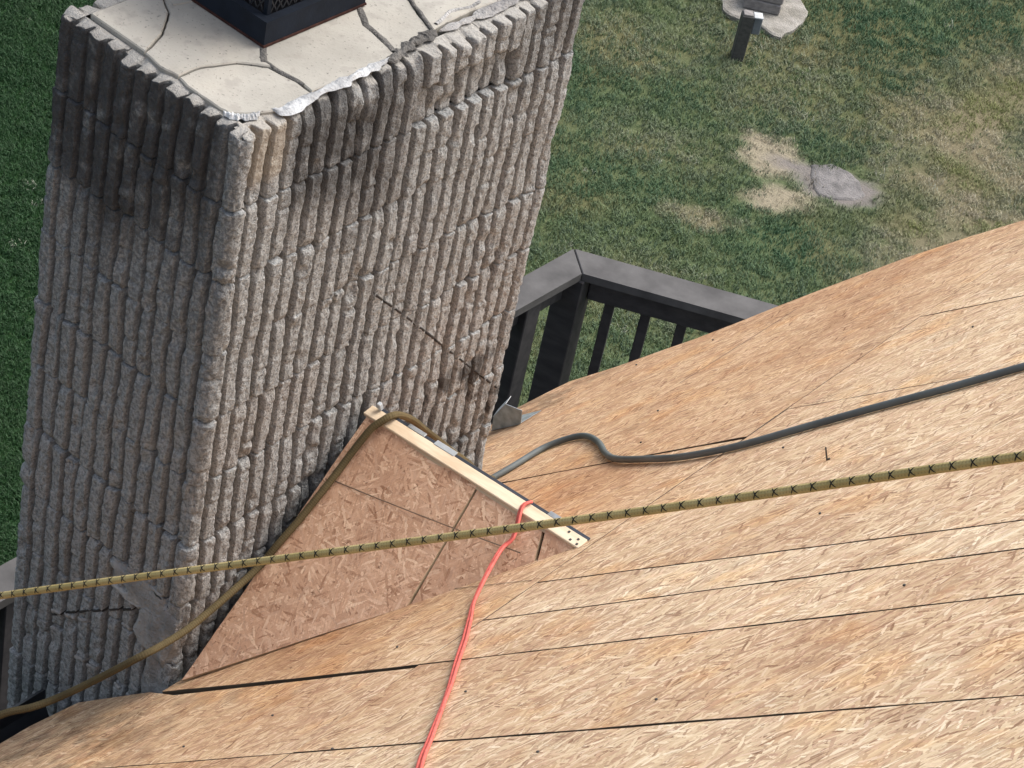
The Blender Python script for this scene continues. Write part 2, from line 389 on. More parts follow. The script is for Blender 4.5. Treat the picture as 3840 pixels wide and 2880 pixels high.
# ------------------------------------------------------------------ ground
ZG = -6.4
def G(x, y):                                   # coordinates surveyed on a trial level, brought down to the lawn
    k = (CAM[2] - ZG) / (CAM[2] + 5.6)
    return CAM[0] + (x - CAM[0]) * k, CAM[1] + (y - CAM[1]) * k
BLOBS = [                                      # (x, y, rx, ry, angle, kind) bare, dry or greener places
    (-4.05, 9.85, .25, .22, -.9, 'straw'), (-3.70, 9.56, .22, .18, .9, 'straw'),
    (-3.56, 10.00, .36, .20, .35, 'bare'),
    (-3.35, 11.35, .45, .75, .5, 'dry'), (-2.9, 10.75, .55, .65, .3, 'dry'), (-3.1, 12.2, .6, .7, .3, 'dry'), (-2.5, 11.4, .6, .9, .3, 'dry'), (-2.6, 9.9, .5, .5, 0, 'dry'),
    (-4.9, 10.9, .6, .45, .3, 'thin'), (-4.5, 10.6, .6, .45, .6, 'thin'), (-4.6, 9.3, .45, .25, .6, 'thin'), (-3.9, 8.9, .22, .10, .6, 'dry'),
    (-5.5, 10.2, .6, .35, .3, 'thin'), (-3.6, 8.0, .5, .3, .2, 'thin'), (-3.75, 10.9, .5, .3, 1.2, 'thin'),
    (-4.4, 12.0, .55, .40, .5, 'green'), (-4.0, 12.9, .7, .45, .9, 'green'), (-4.15, 11.5, .35, .3, 0, 'green'), (-3.35, 9.2, .7, .25, .5, 'green'), (-4.1, 10.4, .5, .3, .3, 'green')]
def ground_fields(x, y):
    """dark green, straw, bare and dry cover at points of the lawn"""
    v = .64 * x + .77 * y
    wob = (fbm(x * .8, y * .8, 5) - .5) * 1.2
    darkgreen = np.clip((1.35 - (v + wob)) / 1.0, 0, 1)  # share of darker green, rising towards the left
    f = {'straw': 0 * x, 'bare': 0 * x, 'dry': 0 * x, 'thin': 0 * x, 'green': 0 * x}
    for bx, by, rx, ry, a, k in BLOBS:
        c, s = math.cos(a), math.sin(a); dx, dy = x - bx, y - by
        d = np.hypot((dx * c + dy * s) / rx, (-dx * s + dy * c) / ry) + (fbm(x * 5, y * 5, 11) - .5) * .9 + (fbm(x * 16, y * 16, 31) - .5) * .7
        w = {'straw': .45, 'bare': .4, 'dry': 1.2, 'thin': 1.2, 'green': .9}[k]
        f[k] = np.maximum(f[k], np.clip((1.0 + w / 2 - d) / w, 0, 1))
    f['dry'] = f['dry'] * (.45 + .55 * np.clip((fbm(x * 3.2, y * 3.2, 77) - .36) * 5, 0, 1))
    return darkgreen, f
def ground_color(x, y):
    darkgreen, f = ground_fields(x, y)
    n = fbm(x * 2.2, y * 2.2, 3); n2 = fbm(x * 9, y * 9, 9)
    base = np.stack([.066 + .02 * n2, .090 + .024 * n, .042 + .012 * n], 1)
    def mixc(a, c, w): return a * (1 - w[:, None]) + np.array(c)[None, :] * w[:, None]
    base = mixc(base, (.125, .105, .05), np.clip((fbm(x * 1.3, y * 1.3, 41) - .5) * 3, 0, .45))
    base = mixc(base, (.012, .036, .011), darkgreen)
    base = mixc(base, (.15, .12, .062), f['thin'] * .3)
    base = mixc(base, (.17, .145, .095), f['dry'] * .8)
    base = mixc(base, (.25, .22, .16), f['straw'] * .95)
    base = mixc(base, (.17, .155, .145), f['bare'])
    return base, darkgreen, f
gx0, gx1, gy0, gy1, gs = -12., 1.5, 1.0, 15.5, .075
nx = int((gx1 - gx0) / gs) + 1; ny = int((gy1 - gy0) / gs) + 1
xs = np.linspace(gx0, gx1, nx); ys = np.linspace(gy0, gy1, ny)
# grow the sheet to the horizon with a few coarse rings of the same grid
xs = np.concatenate([[-900, -200, -60, -25], xs, [8, 25, 80, 300, 900]]); ys = np.concatenate([[-900, -200, -60, -20, -6], ys, [19, 30, 70, 250, 900]])
XX, YY = np.meshgrid(xs, ys, indexing='ij'); xf, yf = XX.ravel(), YY.ravel()
zf = ZG + (fbm(xf * .5, yf * .5, 2) - .5) * .06 + (fbm(xf * 6, yf * 6, 22) - .5) * .015
NX, NY = len(xs), len(ys)
ii, jj = np.meshgrid(np.arange(NX - 1), np.arange(NY - 1), indexing='ij')
q = (ii * NY + jj).ravel(); F = np.stack([q, q + NY, q + NY + 1, q + 1], 1)
me = bpy.data.meshes.new('ground'); me.from_pydata(np.stack([xf, yf, zf], 1).tolist(), [], F.tolist()); me.update()
gc, gl, gf = ground_color(xf, yf)
ca = me.color_attributes.new('cover', 'FLOAT_COLOR', 'POINT'); ca.data.foreach_set('color', np.concatenate([gc, np.ones((len(gc), 1))], 1).ravel().astype(np.float32))
t = NT('lawn_soil'); at = t.n('ShaderNodeAttribute', attribute_name='cover'); P = t.pos()
n = t.noise(P, 60, 4, .7); n3 = t.noise(P, 18, 3)
c = t.mix(t.math('MULTIPLY', t.smooth(n, .5, .25), .35), at.outputs['Color'], (.05, .05, .03)); c = t.mix(t.math('MULTIPLY', t.smooth(n, .6, .75), .35), c, (.42, .36, .25))
t.base(c, .95, .1); t.bump(t.math('ADD', n, n3), .6, .02); me.materials.append(t.m)
ground = bpy.data.objects.new('ground', me); COL.objects.link(ground); tag(ground, 'patchy lawn, darker green on the left and dry on the right', kind='structure')

# ---- grass: tufts on surveyed points, one object
def tuft_mesh(nb, h, w, spread, seed):
    r = random.Random(seed); V = []; Fc = []
    for b in range(nb):
        a = r.uniform(0, 6.28); d = r.uniform(0, spread); bx, by = d * math.cos(a), d * math.sin(a)
        fa = r.uniform(0, 6.28); lean = r.uniform(.15, .95) * h; hh = h * r.uniform(.5, 1.0); ww = w * r.uniform(.7, 1.2)
        px, py = -math.sin(fa) * ww / 2, math.cos(fa) * ww / 2; lx, ly = math.cos(fa) * lean, math.sin(fa) * lean
        k = len(V)
        V += [(bx - px, by - py, -.01), (bx + px, by + py, -.01), (bx + lx * .35 - px * .8, by + ly * .35 - py * .8, hh * .65), (bx + lx * .35 + px * .8, by + ly * .35 + py * .8, hh * .65), (bx + lx, by + ly, hh)]
        Fc += [(k, k + 1, k + 3, k + 2), (k + 2, k + 3, k + 4)]
    return V, Fc
t = NT('grass_blades'); at = t.n('ShaderNodeAttribute', attribute_name='tint', attribute_type='INSTANCER'); t.base(at.outputs['Color'], .6, .25)
M['grass'] = t.m
N = 230000
px = rng.uniform(gx0, gx1, N); py = rng.uniform(gy0, gy1, N)
# keep what a camera near this one could see
d = np.stack([px - CAM[0], py - CAM[1], np.full(N, ZG - CAM[2])], 1); cc = d @ RC.T
u_ = cc[:, 0] / cc[:, 2] * 5681 + 1106; v_ = cc[:, 1] / cc[:, 2] * 5681 + 829
keep = (u_ > -420) & (u_ < 2650) & (v_ > -420) & (v_ < 1900)
px, py = px[keep], py[keep]
darkgreen, f = ground_fields(px, py)
dens = np.clip(.62 + .38 * darkgreen - .30 * f['straw'] - .80 * f['bare'] - .12 * f['dry'] - .1 * f['thin'], .02, 1)
# nothing grows on the pad
kp = rng.uniform(0, 1, len(px)) < dens
px, py, darkgreen = px[kp], py[kp], darkgreen[kp]; f = {k: v[kp] for k, v in f.items()}
npt = len(px); r1 = rng.uniform(0, 1, npt); r2 = rng.uniform(0, 1, npt)
col = np.stack([.056 + .028 * r1, .090 + .034 * r1, .040 + .018 * r2], 1)
def mixc(a, c, w): return a * (1 - w[:, None]) + np.array(c)[None, :] * w[:, None]
col = mixc(col, (.13, .125, .06), np.clip((fbm(px * 1.3, py * 1.3, 41) - .49) * 3, 0, .40) * (r2 > .25))
col = mixc(col, (.040, .090, .042), np.clip((fbm(px * 1.0, py * 1.0, 63) - .5) * 4, 0, .7))
col = mixc(col, (.030, .078, .036), np.clip(f['green'], 0, .85))
col = mixc(col, (.011, .040, .011), darkgreen * .95)
col = mixc(col, (.31, .28, .20), np.clip(f['dry'] * 1.0 * (r2 > .25) + f['thin'] * .35 * (r2 > .5), 0, .92))
col = mixc(col, (.15, .17, .05), np.clip(f['dry'] * (fbm(px * 2.3, py * 2.3, 88) - .55) * 8, 0, .8))
col = mixc(col, (.33, .29, .215), np.clip(f['straw'] * 1.4 * (r1 > .2), 0, .93)); col = mixc(col, (.15, .135, .11), f['bare'])
col *= (.98 + .36 * r1)[:, None]
spark = rng.uniform(0, 1, npt) > .9975; col[spark] = np.array([.32, .33, .26])
gm = bpy.data.meshes.new('grass'); pz = ZG + (fbm(px * .5, py * .5, 2) - .5) * .06 + (fbm(px * 6, py * 6, 22) - .5) * .015
gm.from_pydata(np.stack([px, py, pz], 1).tolist(), [], [])
a1 = gm.attributes.new('tint', 'FLOAT_COLOR', 'POINT'); a1.data.foreach_set('color', np.concatenate([col, np.ones((npt, 1))], 1).ravel().astype(np.float32))
a2 = gm.attributes.new('turn', 'FLOAT', 'POINT'); a2.data.foreach_set('value', rng.uniform(0, 6.28, npt).astype(np.float32))
a3 = gm.attributes.new('size', 'FLOAT', 'POINT'); a3.data.foreach_set('value', ((.65 + .6 * r2) * (1 - .2 * f['dry'] - .35 * f['straw'])).astype(np.float32))
grass = bpy.data.objects.new('grass', gm); COL.objects.link(grass); tag(grass, 'short uneven lawn grass covering the yard', kind='stuff')
tv, tf = tuft_mesh(14, .036, .0048, .05, 5)
tm = bpy.data.meshes.new('grass_tuft'); tm.from_pydata(tv, [], tf); tm.update(); tm.materials.append(M['grass'])
ng = bpy.data.node_groups.new('grass_scatter', 'GeometryNodeTree')
ng.interface.new_socket('Geometry', in_out='INPUT', socket_type='NodeSocketGeometry'); ng.interface.new_socket('Geometry', in_out='OUTPUT', socket_type='NodeSocketGeometry')
gi = ng.nodes.new('NodeGroupInput'); go = ng.nodes.new('NodeGroupOutput'); m2p = ng.nodes.new('GeometryNodeMeshToPoints'); iop = ng.nodes.new('GeometryNodeInstanceOnPoints')
tuft_o = bpy.data.objects.new('grass_tuft', tm)          # mesh source only, never linked to the scene
oi = ng.nodes.new('GeometryNodeObjectInfo'); oi.inputs['Object'].default_value = tuft_o
an = ng.nodes.new('GeometryNodeInputNamedAttribute'); an.data_type = 'FLOAT'; an.inputs['Name'].default_value = 'turn'
as_ = ng.nodes.new('GeometryNodeInputNamedAttribute'); as_.data_type = 'FLOAT'; as_.inputs['Name'].default_value = 'size'
cx = ng.nodes.new('ShaderNodeCombineXYZ')
L = ng.links.new
L(gi.outputs[0], m2p.inputs[0]); L(m2p.outputs[0], iop.inputs['Points']); L(oi.outputs['Geometry'], iop.inputs['Instance'])
L(an.outputs[0], cx.inputs[2]); L(cx.outputs[0], iop.inputs['Rotation']); L(as_.outputs[0], iop.inputs['Scale']); L(iop.outputs[0], go.inputs[0])
md = grass.modifiers.new('scatter', 'NODES'); md.node_group = ng

# ------------------------------------------------------------------ chimney
H = .2032; WL, WR = .603, 1.19; NCOURSE = 14
RIB = WR / 24.0
per = [WR, WL, WR, WL]                          # right face (+y run), far, back, near; perimeter starts at the near corner
PER = sum(per); CR = .022
def perim(s):
    """point and outward normal on the chimney outline; s=0 near corner, s in [0,WR] runs along the broad face"""
    s = np.mod(s, PER)
    # corners in order: (0,0)->(0,WR)->(-WL,WR)->(-WL,0)->(0,0)
    C = np.array([[0, 0], [0, WR], [-WL, WR], [-WL, 0]]); D = np.array([[0, 1], [-1, 0], [0, -1], [1, 0]]); Nn = np.array([[1, 0], [0, 1], [-1, 0], [0, -1]])
    cum = np.array([0, WR, WR + WL, 2 * WR + WL, PER])
    k = np.clip(np.searchsorted(cum, s, side='right') - 1, 0, 3); t_ = s - cum[k]; ln = np.array(per)[k]
    p = C[k] + D[k] * t_[:, None]; n_ = Nn[k].astype(float)
    # rounded arrises
    a0 = np.clip((CR - t_) / CR, 0, 1); a1_ = np.clip((t_ - (ln - CR)) / CR, 0, 1)
    pn = Nn[(k - 1) % 4]; nn = Nn[(k + 1) % 4]
    n_ = n_ + pn * a0[:, None] ** 1.5 + nn * a1_[:, None] ** 1.5
    n_ /= np.linalg.norm(n_, axis=1)[:, None]
    inset = CR * .35 * (a0 ** 2 + a1_ ** 2)
    return p - n_ * inset[:, None], n_
def sdist(a, b):
    return np.abs(np.mod(a - b + PER / 2, PER) - PER / 2)
def relief(s, z, course, bid, want=False):
    """outward offset of the split face: ribs, grooves, breakage"""
    h1 = (hash2(np.array([bid]), np.array([3]), 9)[0] - .5); h2 = (hash2(np.array([bid]), np.array([8]), 19)[0] - .5)
    s = np.mod(s, PER); cum = np.array([0, WR, WR + WL, 2 * WR + WL]); k = np.clip(np.searchsorted(cum, s, side='right') - 1, 0, 3)
    t_ = s - cum[k]; ln = np.array(per)[k]; pitch = ln / np.round(ln / RIB)
    s = np.where(s > PER * .6, s - PER, s)                            # keeps the noise continuous round the near corner
    cd = np.minimum(t_, ln - t_)
    wander = (vnoise(np.floor(t_ / pitch + .5) * 3.7 + k * 50, z * 7, 31) - .5) * .008 + (vnoise(s * 30, z * 17, 33) - .5) * .0035 + h1 * .009
    wander = wander * np.clip(cd / .05, 0.0, 1)
    ph = np.mod((t_ + wander) / pitch, 1.0); g = np.minimum(ph, 1 - ph) * pitch                            # distance to groove centre
    # the arris column is a wide rib: no groove on the corner itself
    g = np.where(cd < pitch * .62, np.maximum(g, np.minimum(pitch * .5, (pitch * .98 - cd) * .9)), g)
    gw = .0056 + .003 * (vnoise(s * 30, z * 14, 51) - .4)
    prof = np.clip((g - gw) / .0032, 0, 1); prof = prof * prof * (3 - 2 * prof)
    depth = .026 + .006 * vnoise(s * 7, z * 5, 71)
    ribid = np.floor((t_ + wander) / pitch) + k * 40; ribid = np.where(cd < pitch * .6, 999 + np.round(s / .3), ribid)
    face = (fbm(s * 14 + ribid * 5.1, z * 5, 91, 2) - .5) * .007 + (fbm(s * 90, z * 80, 95, 2) - .5) * .0070 + (hash2(ribid, np.full_like(ribid, bid), 4) - .5) * .0045 + (vnoise(s * 6, z * 6, 101) - .5) * .008
    # ribs snap at odd heights inside a unit, and lose their ends at the joints
    zr_ = -(course + .2 + .6 * hash2(ribid, np.full_like(ribid, bid), 14)) * H; brk = hash2(ribid, np.full_like(ribid, bid), 24) > .55
    face = face + np.where(brk & (z > zr_), (hash2(ribid, np.full_like(ribid, bid), 34) - .5) * .007, 0) - brk * np.exp(-((z - zr_) / .004) ** 2) * .006
    zt_ = -course * H; ea = np.clip((.028 - (zt_ - z)) / .028, 0, 1) * (hash2(ribid, np.full_like(ribid, bid), 44) > .76); eb = np.clip((.028 - (z - zt_ + H)) / .028, 0, 1) * (hash2(ribid, np.full_like(ribid, bid), 54) > .76)
    face = face - (ea + eb) ** 1.5 * .010 * (course > 0)
    d = -depth * (1 - prof) + face * (.25 + .75 * prof) + h2 * .006
    # knocked-off chips
    chip = np.clip((vnoise(s * 19, z * 17, 131) - .80) * 6, 0, 1); d = d - chip * .010 * prof
    # rounded top and bottom arris of each unit
    z0 = -(course + 1) * H; e = np.minimum(z - z0, z0 + H - z); d = d - np.clip((.006 - e) / .006, 0, 1) ** 2 * .0035
    if course == 0:
        on = (s < WR) & (s > 0)
        # eroded stretch of the broad face: rib tops weathered back
        er = np.clip((s - .17) / .05, 0, 1) * np.clip((.60 - s) / .04, 0, 1) * on
        d = d - er * np.clip((z + .055) / .055, 0, 1) ** 1.6 * (.016 + .012 * vnoise(s * 22, z * 20, 151))
        # proud upper half with a broken ledge beneath
        pr = np.clip((s - .575) / .012, 0, 1) * np.clip((.955 - s) / .02, 0, 1) * on
        cut = -.098 + .03 * (vnoise(s * 21, s * 0, 161) - .5)
        d = d + pr * np.where(z > cut, .011, -.010 - .016 * vnoise(s * 24, z * 22, 171)) 
        d = d - pr * np.exp(-((z - cut) / .008) ** 2) * .020
    if want: return d, prof
    return d
def surf_point(y=None, x=None, z=0.0, out=0.0):
    """a point on the weathered face: y given -> broad face, x given -> near face"""
    s = y if y is not None else PER + x
    c = int(min(NCOURSE - 1, max(0, math.floor(-z / H)))); sa = np.array([s]); bid = block_id(c, s)
    p, n_ = perim(sa); dd = relief(sa, np.array([z]), c, bid)[0] + out
    return np.array([p[0, 0] + n_[0, 0] * dd, p[0, 1] + n_[0, 1] * dd, z])
B0 = WR / 3
def course_joints(c):
    hb = B0 / 2
    if c % 2 == 0:   # stretcher on the broad face, header on the near one
        j = [B0, 2 * B0, WR + hb, WR + WL - .004, WR + WL + B0, WR + WL + 2 * B0, 2 * WR + WL + hb, PER - hb]
        j = [B0, 2 * B0, WR - .0 + hb, WR + WL + B0, WR + WL + 2 * B0, 2 * WR + WL + hb * .02 + hb, PER - hb]
    else:
        j = [hb, hb + B0, hb + 2 * B0, WR + B0, WR + WL + hb, WR + WL + hb + B0, 2 * WR + WL - hb, PER - B0]
    return j
def block_id(c, s):
    j = course_joints(c); k = int(np.searchsorted(j, s % PER)) % len(j); return c * 16 + k
chimney = empty('chimney', (-WL / 2, WR / 2, ZG))
tag(chimney, 'tall grey ribbed split-face block chimney with a cracked crown', 'chimney')
def ring_block(c, s0, s1, bid):
    gap = .0010
    n_s = max(6, int((s1 - s0) / .0031)); sv = np.linspace(s0 + gap, s1 - gap, n_s)
    z1 = -c * H - (.0022 if c else 0.0); z0 = -(c + 1) * H + .0022
    jit = (hash2(np.array([bid]), np.array([1]), 77)[0] - .5) * .006
    zv = np.concatenate([[z1 - .0005], np.linspace(z1 - .003, z0 + .003, 30), [z0 + .0005]])
    SS, ZZ = np.meshgrid(sv, zv, indexing='ij'); sf, zf_ = SS.ravel(), ZZ.ravel()
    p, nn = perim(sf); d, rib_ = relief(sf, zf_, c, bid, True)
    zj = zf_ + (jit if c else 0) + np.clip(1 - np.abs(zf_ - z0) / .02, 0, 1) * (vnoise(sf * 23, sf * 0 + c, 201) - .5) * .008 + (np.clip(1 - np.abs(zf_ - z1) / .02, 0, 1) * (vnoise(sf * 23, sf * 0 + c - 1, 201) - .5) * .008 if c else np.clip(1 - np.abs(zf_ - z1) / .03, 0, 1) * (vnoise(sf * 34, sf * 0, 207) - .62) * .022)
    V = np.stack([p[:, 0] + nn[:, 0] * d, p[:, 1] + nn[:, 1] * d, zj], 1)
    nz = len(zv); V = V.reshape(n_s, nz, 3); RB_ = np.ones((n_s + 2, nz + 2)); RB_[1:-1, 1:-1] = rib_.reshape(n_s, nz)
    # returns: ends, bed and top run back into the wall
    def inset(Vr, sarr, dep):
        pp, n2 = perim(sarr); o = Vr.copy(); o[:, 0] = pp[:, 0] - n2[:, 0] * dep; o[:, 1] = pp[:, 1] - n2[:, 1] * dep; return o
    topi = inset(V[:, 0], sv, .047 if c == 0 else .03); boti = inset(V[:, -1], sv, .03)
    if c == 0: topi[:, 2] = -.002
    V = np.concatenate([topi[:, None], V, boti[:, None]], 1); nz += 2
    e0 = inset(V[0], np.full(nz, sv[0]), .03); e1 = inset(V[-1], np.full(nz, sv[-1]), .03)
    if c == 0:
        e0[0] = V[0][0]; e1[0] = V[-1][0]
    V = np.concatenate([e0[None], V, e1[None]], 0); n2_ = n_s + 2
    i, j = np.meshgrid(np.arange(n2_ - 1), np.arange(nz - 1), indexing='ij'); q = (i * nz + j).ravel()
    F = np.stack([q, q + 1, q + nz + 1, q + nz], 1)
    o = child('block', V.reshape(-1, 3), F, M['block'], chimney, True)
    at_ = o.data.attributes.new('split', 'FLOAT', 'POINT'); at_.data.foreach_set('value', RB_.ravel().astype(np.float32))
    return o
for c in range(NCOURSE):
    j = course_joints(c); cuts = j + [j[0] + PER]
    for k in range(len(j)):
        ring_block(c, cuts[k], cuts[k + 1], c * 16 + (k + 1) % len(j))
# wall core (mortar bed) inside the ribs, carried down to the ground below the detailed courses
zb_ = -NCOURSE * H
v, fcs = box_vf(-WL / 2, WR / 2, -.012 + (zb_ + .012) / 2, WL - .080, WR - .080, -zb_ - .012)
child('mortar_core', [(a_, b_, c_ if c_ < -.5 else -.06) for a_, b_, c_ in v], fcs, M['bed'], chimney)
v, fcs = box_vf(-WL / 2, WR / 2, (zb_ + ZG) / 2, WL - .006, WR - .006, zb_ - ZG, .01)
child('lower_stack', v, fcs, M['block'], chimney)

# crown: six cracked plates
def jit_line(a, b, n, amp, seed):
    a, b = np.array(a), np.array(b); t_ = np.linspace(0, 1, n)[:, None]; d = b - a; nrm = np.array([-d[1], d[0]])
    off = (fbm(np.linspace(0, n * .45, n) + seed * 3.3, np.full(n, seed * 1.7), seed, 3) - .5) * 2 * amp * np.sin(np.linspace(0, np.pi, n)) ** .5
    return a + d * t_ + (nrm / np.linalg.norm(d))[None] * off[:, None]
def poly(pts, amp=.004):
    """rough polyline shared by the two plates that meet at it"""
    out = []
    for k in range(len(pts) - 1):
        L_ = math.dist(pts[k], pts[k + 1]); seg = jit_line(pts[k], pts[k + 1], max(3, int(L_ / .012)), amp, k + int(abs(pts[k][0] * 977)) % 50)
        out += list(seg[:-1])
    out.append(np.array(pts[-1])); return out
NCn = (-.085, .042); JL = (-.25, .046); J1 = (-.362, .046); R2 = (-.040, .252); R3 = (-.040, .525); JC = (-.25, .607); R4 = (-.062, .674)
crL1 = poly([NCn, (-.111, .036), (-.216, .037), JL]); crL2 = poly([JL, (-.304, .036), J1]); cr2 = poly([JL, (-.25, .109), (-.218, .192), (-.166, .243), (-.091, .256), R2], .003)
cr1 = poly([J1, (-.395, .132), (-.452, .205), (-.53, .25)]); crR1 = poly([NCn, (-.060, .075), (-.035, .13), R2], .005); crR2 = poly([R2, (-.036, .34), R3], .006)
cr3 = poly([JC, (-.165, .558), R3]); crR3 = poly([R3, (-.052, .60), R4], .004); cr4 = poly([(-.30, .79), (-.196, .732), R4]); crR4 = poly([R4, (-.068, .77), (-.065, .87), (-.06, 1.13)], .003)
BX = (-.545, 1.13); BL_ = (-.545, .05)
def chain(*ls):
    o = []
    for l in ls:
        o += [np.array(p) for p in (l if not o or np.linalg.norm(np.array(l[0]) - o[-1]) > 1e-6 else l[1:])]
    if np.linalg.norm(o[0] - o[-1]) < 1e-6: o = o[:-1]
    return o
r = lambda l: l[::-1]
plates = [chain(crL1, cr2, r(crR1)),
          chain(crL2, cr1[:len(cr1) - 2], [np.array((-.40, .45)), np.array(JC)], cr3, r(crR2), r(cr2)),
          chain([np.array(BL_)], r(crL2) and [np.array(J1)], cr1, [np.array((-.545, .30))]),
          chain(cr3, crR3, r(cr4), [np.array((-.40, .62))]),
          chain(cr4, crR4, [np.array(BX), np.array((-.545, .80))]),
          chain([np.array((-.545, .305))], [np.array((-.525, .262)), np.array((-.465, .23)), np.array((-.41, .45)), np.array((-.41, .61)), np.array((-.31, .79)), np.array((-.545, .79))])]
def shrink(P_, g):
    P_ = np.array(P_); area = .5 * np.sum(P_[:, 0] * np.roll(P_[:, 1], -1) - P_[:, 1] * np.roll(P_[:, 0], -1))
    if area < 0: P_ = P_[::-1]
    T_ = np.roll(P_, -1, 0) - np.roll(P_, 1, 0); T_ /= np.linalg.norm(T_, axis=1)[:, None] + 1e-9
    return P_ + np.stack([-T_[:, 1], T_[:, 0]], 1) * (g if np.isscalar(g) else g[:, None])
for k, P_ in enumerate(plates):
    P0 = shrink(P_, .0017 + 0.0012 * vnoise(np.arange(len(P_)) * .35, np.full(len(P_), k * 2.3), 5)); P1 = shrink(P0, .0028); n = len(P0)
    zt = .006 + .0025 * ((k * 7) % 3); 
    V = [(p[0], p[1], -.03) for p in P0] + [(p[0], p[1], zt - .003) for p in P0] + [(p[0], p[1], zt) for p in P1]
    Fc = [tuple([2 * n + i for i in range(n)])] + [(i, (i + 1) % n, n + (i + 1) % n, n + i) for i in range(n)] + [(n + i, n + (i + 1) % n, 2 * n + (i + 1) % n, 2 * n + i) for i in range(n)]
    child('crown_plate', V, Fc, M['crown'], chimney)
# dirt lines left in the cracks of the crown
def ribbon3(name, P_, w, mat, parent, up=(0, 0, 1), th=.003, wj=.4, seed=0):
    P_ = np.array(P_); T_ = np.gradient(P_, axis=0); T_ /= np.linalg.norm(T_, axis=1)[:, None]; up = np.array(up, float)
    Sd = np.cross(T_, up); Sd /= np.linalg.norm(Sd, axis=1)[:, None]; n = len(P_)
    wl_ = w / 2 * (1 - wj + 2 * wj * vnoise(np.arange(n) * .37, np.full(n, seed + .5), seed)); wr_ = w / 2 * (1 - wj + 2 * wj * vnoise(np.arange(n) * .37, np.full(n, seed + 9.5), seed))
    V = np.concatenate([P_ - Sd * wl_[:, None] - up * th, P_ - Sd * wl_[:, None] * .7 + up * 0, P_ + up * th * .5, P_ + Sd * wr_[:, None] * .7, P_ + Sd * wr_[:, None] - up * th])
    Fc = []
    for k in range(4):
        Fc += [(k * n + i, k * n + i + 1, (k + 1) * n + i + 1, (k + 1) * n + i) for i in range(n - 1)]
    return child(name, V, Fc, mat, parent, True)
def xyz(l, z): return [(p[0], p[1], z) for p in l]
ribbon3('crack_dirt', xyz(poly([(-.205, .255), (-.155, .250), (-.095, .258), (-.07, .257)]), .0085), .011, M['bed'], chimney, seed=3)
ribbon3('crack_dirt', xyz(poly([(-.243, .300), (-.215, .272), (-.185, .246)]), .0095), .022, M['bed'], chimney, seed=5)
ribbon3('crack_dirt', xyz(poly([(-.235, .603), (-.165, .556), (-.10, .545), (-.05, .528)]), .0105), .017, M['bed'], chimney, seed=7)
ribbon3('crack_dirt', xyz(poly([(-.22, .742), (-.13, .705), (-.06, .672)]), .0115), .012, M['bed'], chimney, seed=9)
ribbon3('crack_dirt', xyz(poly([(-.075, .70), (-.095, .77), (-.08, .83), (-.085, .865)]), .0115), .010, M['mortar'], chimney, seed=11)
# white sealant smeared along the broken rim
def smear(name, path, w, mat, seed, th=.012):
    P_, L_ = smooth_path(path, 90); n = len(P_); acr = 9
    T_ = np.gradient(P_, axis=0); T_ /= np.linalg.norm(T_, axis=1)[:, None]; Sd = np.cross(T_, (0, 0, 1.)); Sd /= np.linalg.norm(Sd, axis=1)[:, None]
    V = []
    for i in range(n):
        ww = w * (.45 + 1.0 * vnoise(np.array([i * .21]), np.array([seed]), seed)[0]) * min(1, i / 5, (n - 1 - i) / 5)
        for j in range(acr):
            tt = j / (acr - 1) * 2 - 1; hgt = th * ((1 - tt * tt) * (.25 + 1.1 * vnoise(np.array([i * .45]), np.array([j * .9]), seed + 3)[0])) - .004
            V.append(P_[i] + Sd[i] * tt * ww / 2 + np.array([0, 0, hgt]))
    Fc = [(i * acr + j, i * acr + j + 1, (i + 1) * acr + j + 1, (i + 1) * acr + j) for i in range(n - 1) for j in range(acr - 1)]
    return child(name, V, Fc, mat, chimney, True)
smear('white_sealant', [(-.045, .13, .008), (-.022, .155, .008), (-.026, .21, .010), (-.03, .27, .010), (-.03, .34, .010), (-.032, .42, .011), (-.036, .50, .010)], .034, M['sealant'], 3, .007)
smear('white_sealant', [(-.095, .034, .004), (-.07, .048, .005), (-.05, .075, .006), (-.048, .10, .006)], .018, M['sealant'], 8, .010)
smear('rim_mortar', [(-.03, .49, .008), (-.04, .54, .010), (-.052, .60, .011), (-.055, .68, .010)], .035, M['bed'], 12, .009)
smear('rim_mortar', [(-.055, .69, .007), (-.05, .80, .008), (-.05, .95, .008), (-.05, 1.12, .008)], .03, M['lightmortar'], 16, .006)
# old flashing kerfs cut into the block
def kerf(name, pts, w, mat, out=.0012, seed=1, n=70):
    P_ = []
    for k in range(n + 1):
        tt = k / n * (len(pts) - 1); i = min(int(tt), len(pts) - 2); fr = tt - i
        a = pts[i]; b = pts[i + 1]; h_ = a[1] + (b[1] - a[1]) * fr; s_ = a[0] + (b[0] - a[0]) * fr
        P_.append(surf_point(y=s_, z=h_, out=out) if pts[0][2] == 'y' else surf_point(x=s_, z=h_, out=out))
    up = (1, 0, 0) if pts[0][2] == 'y' else (0, -1, 0)
    return ribbon3(name, P_, w, mat, chimney, up, .002, .3, seed)
kerf('flashing_kerf', [(.557, -.68, 'y'), (.706, -.823), (.939, -1.059), (1.166, -1.286)], .007, M['tar'])
kerf('flashing_kerf', [(-.442, -1.782, 'x'), (-.30, -1.655), (-.18, -1.56), (-.04, -1.44)], .008, M['tar'], .0015, 4)
kerf('mortar_ridge', [(-.46, -1.775, 'x'), (-.38, -1.74), (-.30, -1.70)], .014, M['lightmortar'], .003, 6)
kerf('mortar_ridge', [(-.20, -1.42, 'x'), (-.13, -1.41), (-.03, -1.41)], .016, M['lightmortar'], .004, 8)
kerf('mortar_ridge', [(-.36, -1.86, 'x'), (-.26, -1.84), (-.17, -1.84)], .013, M['lightmortar'], .004, 9)
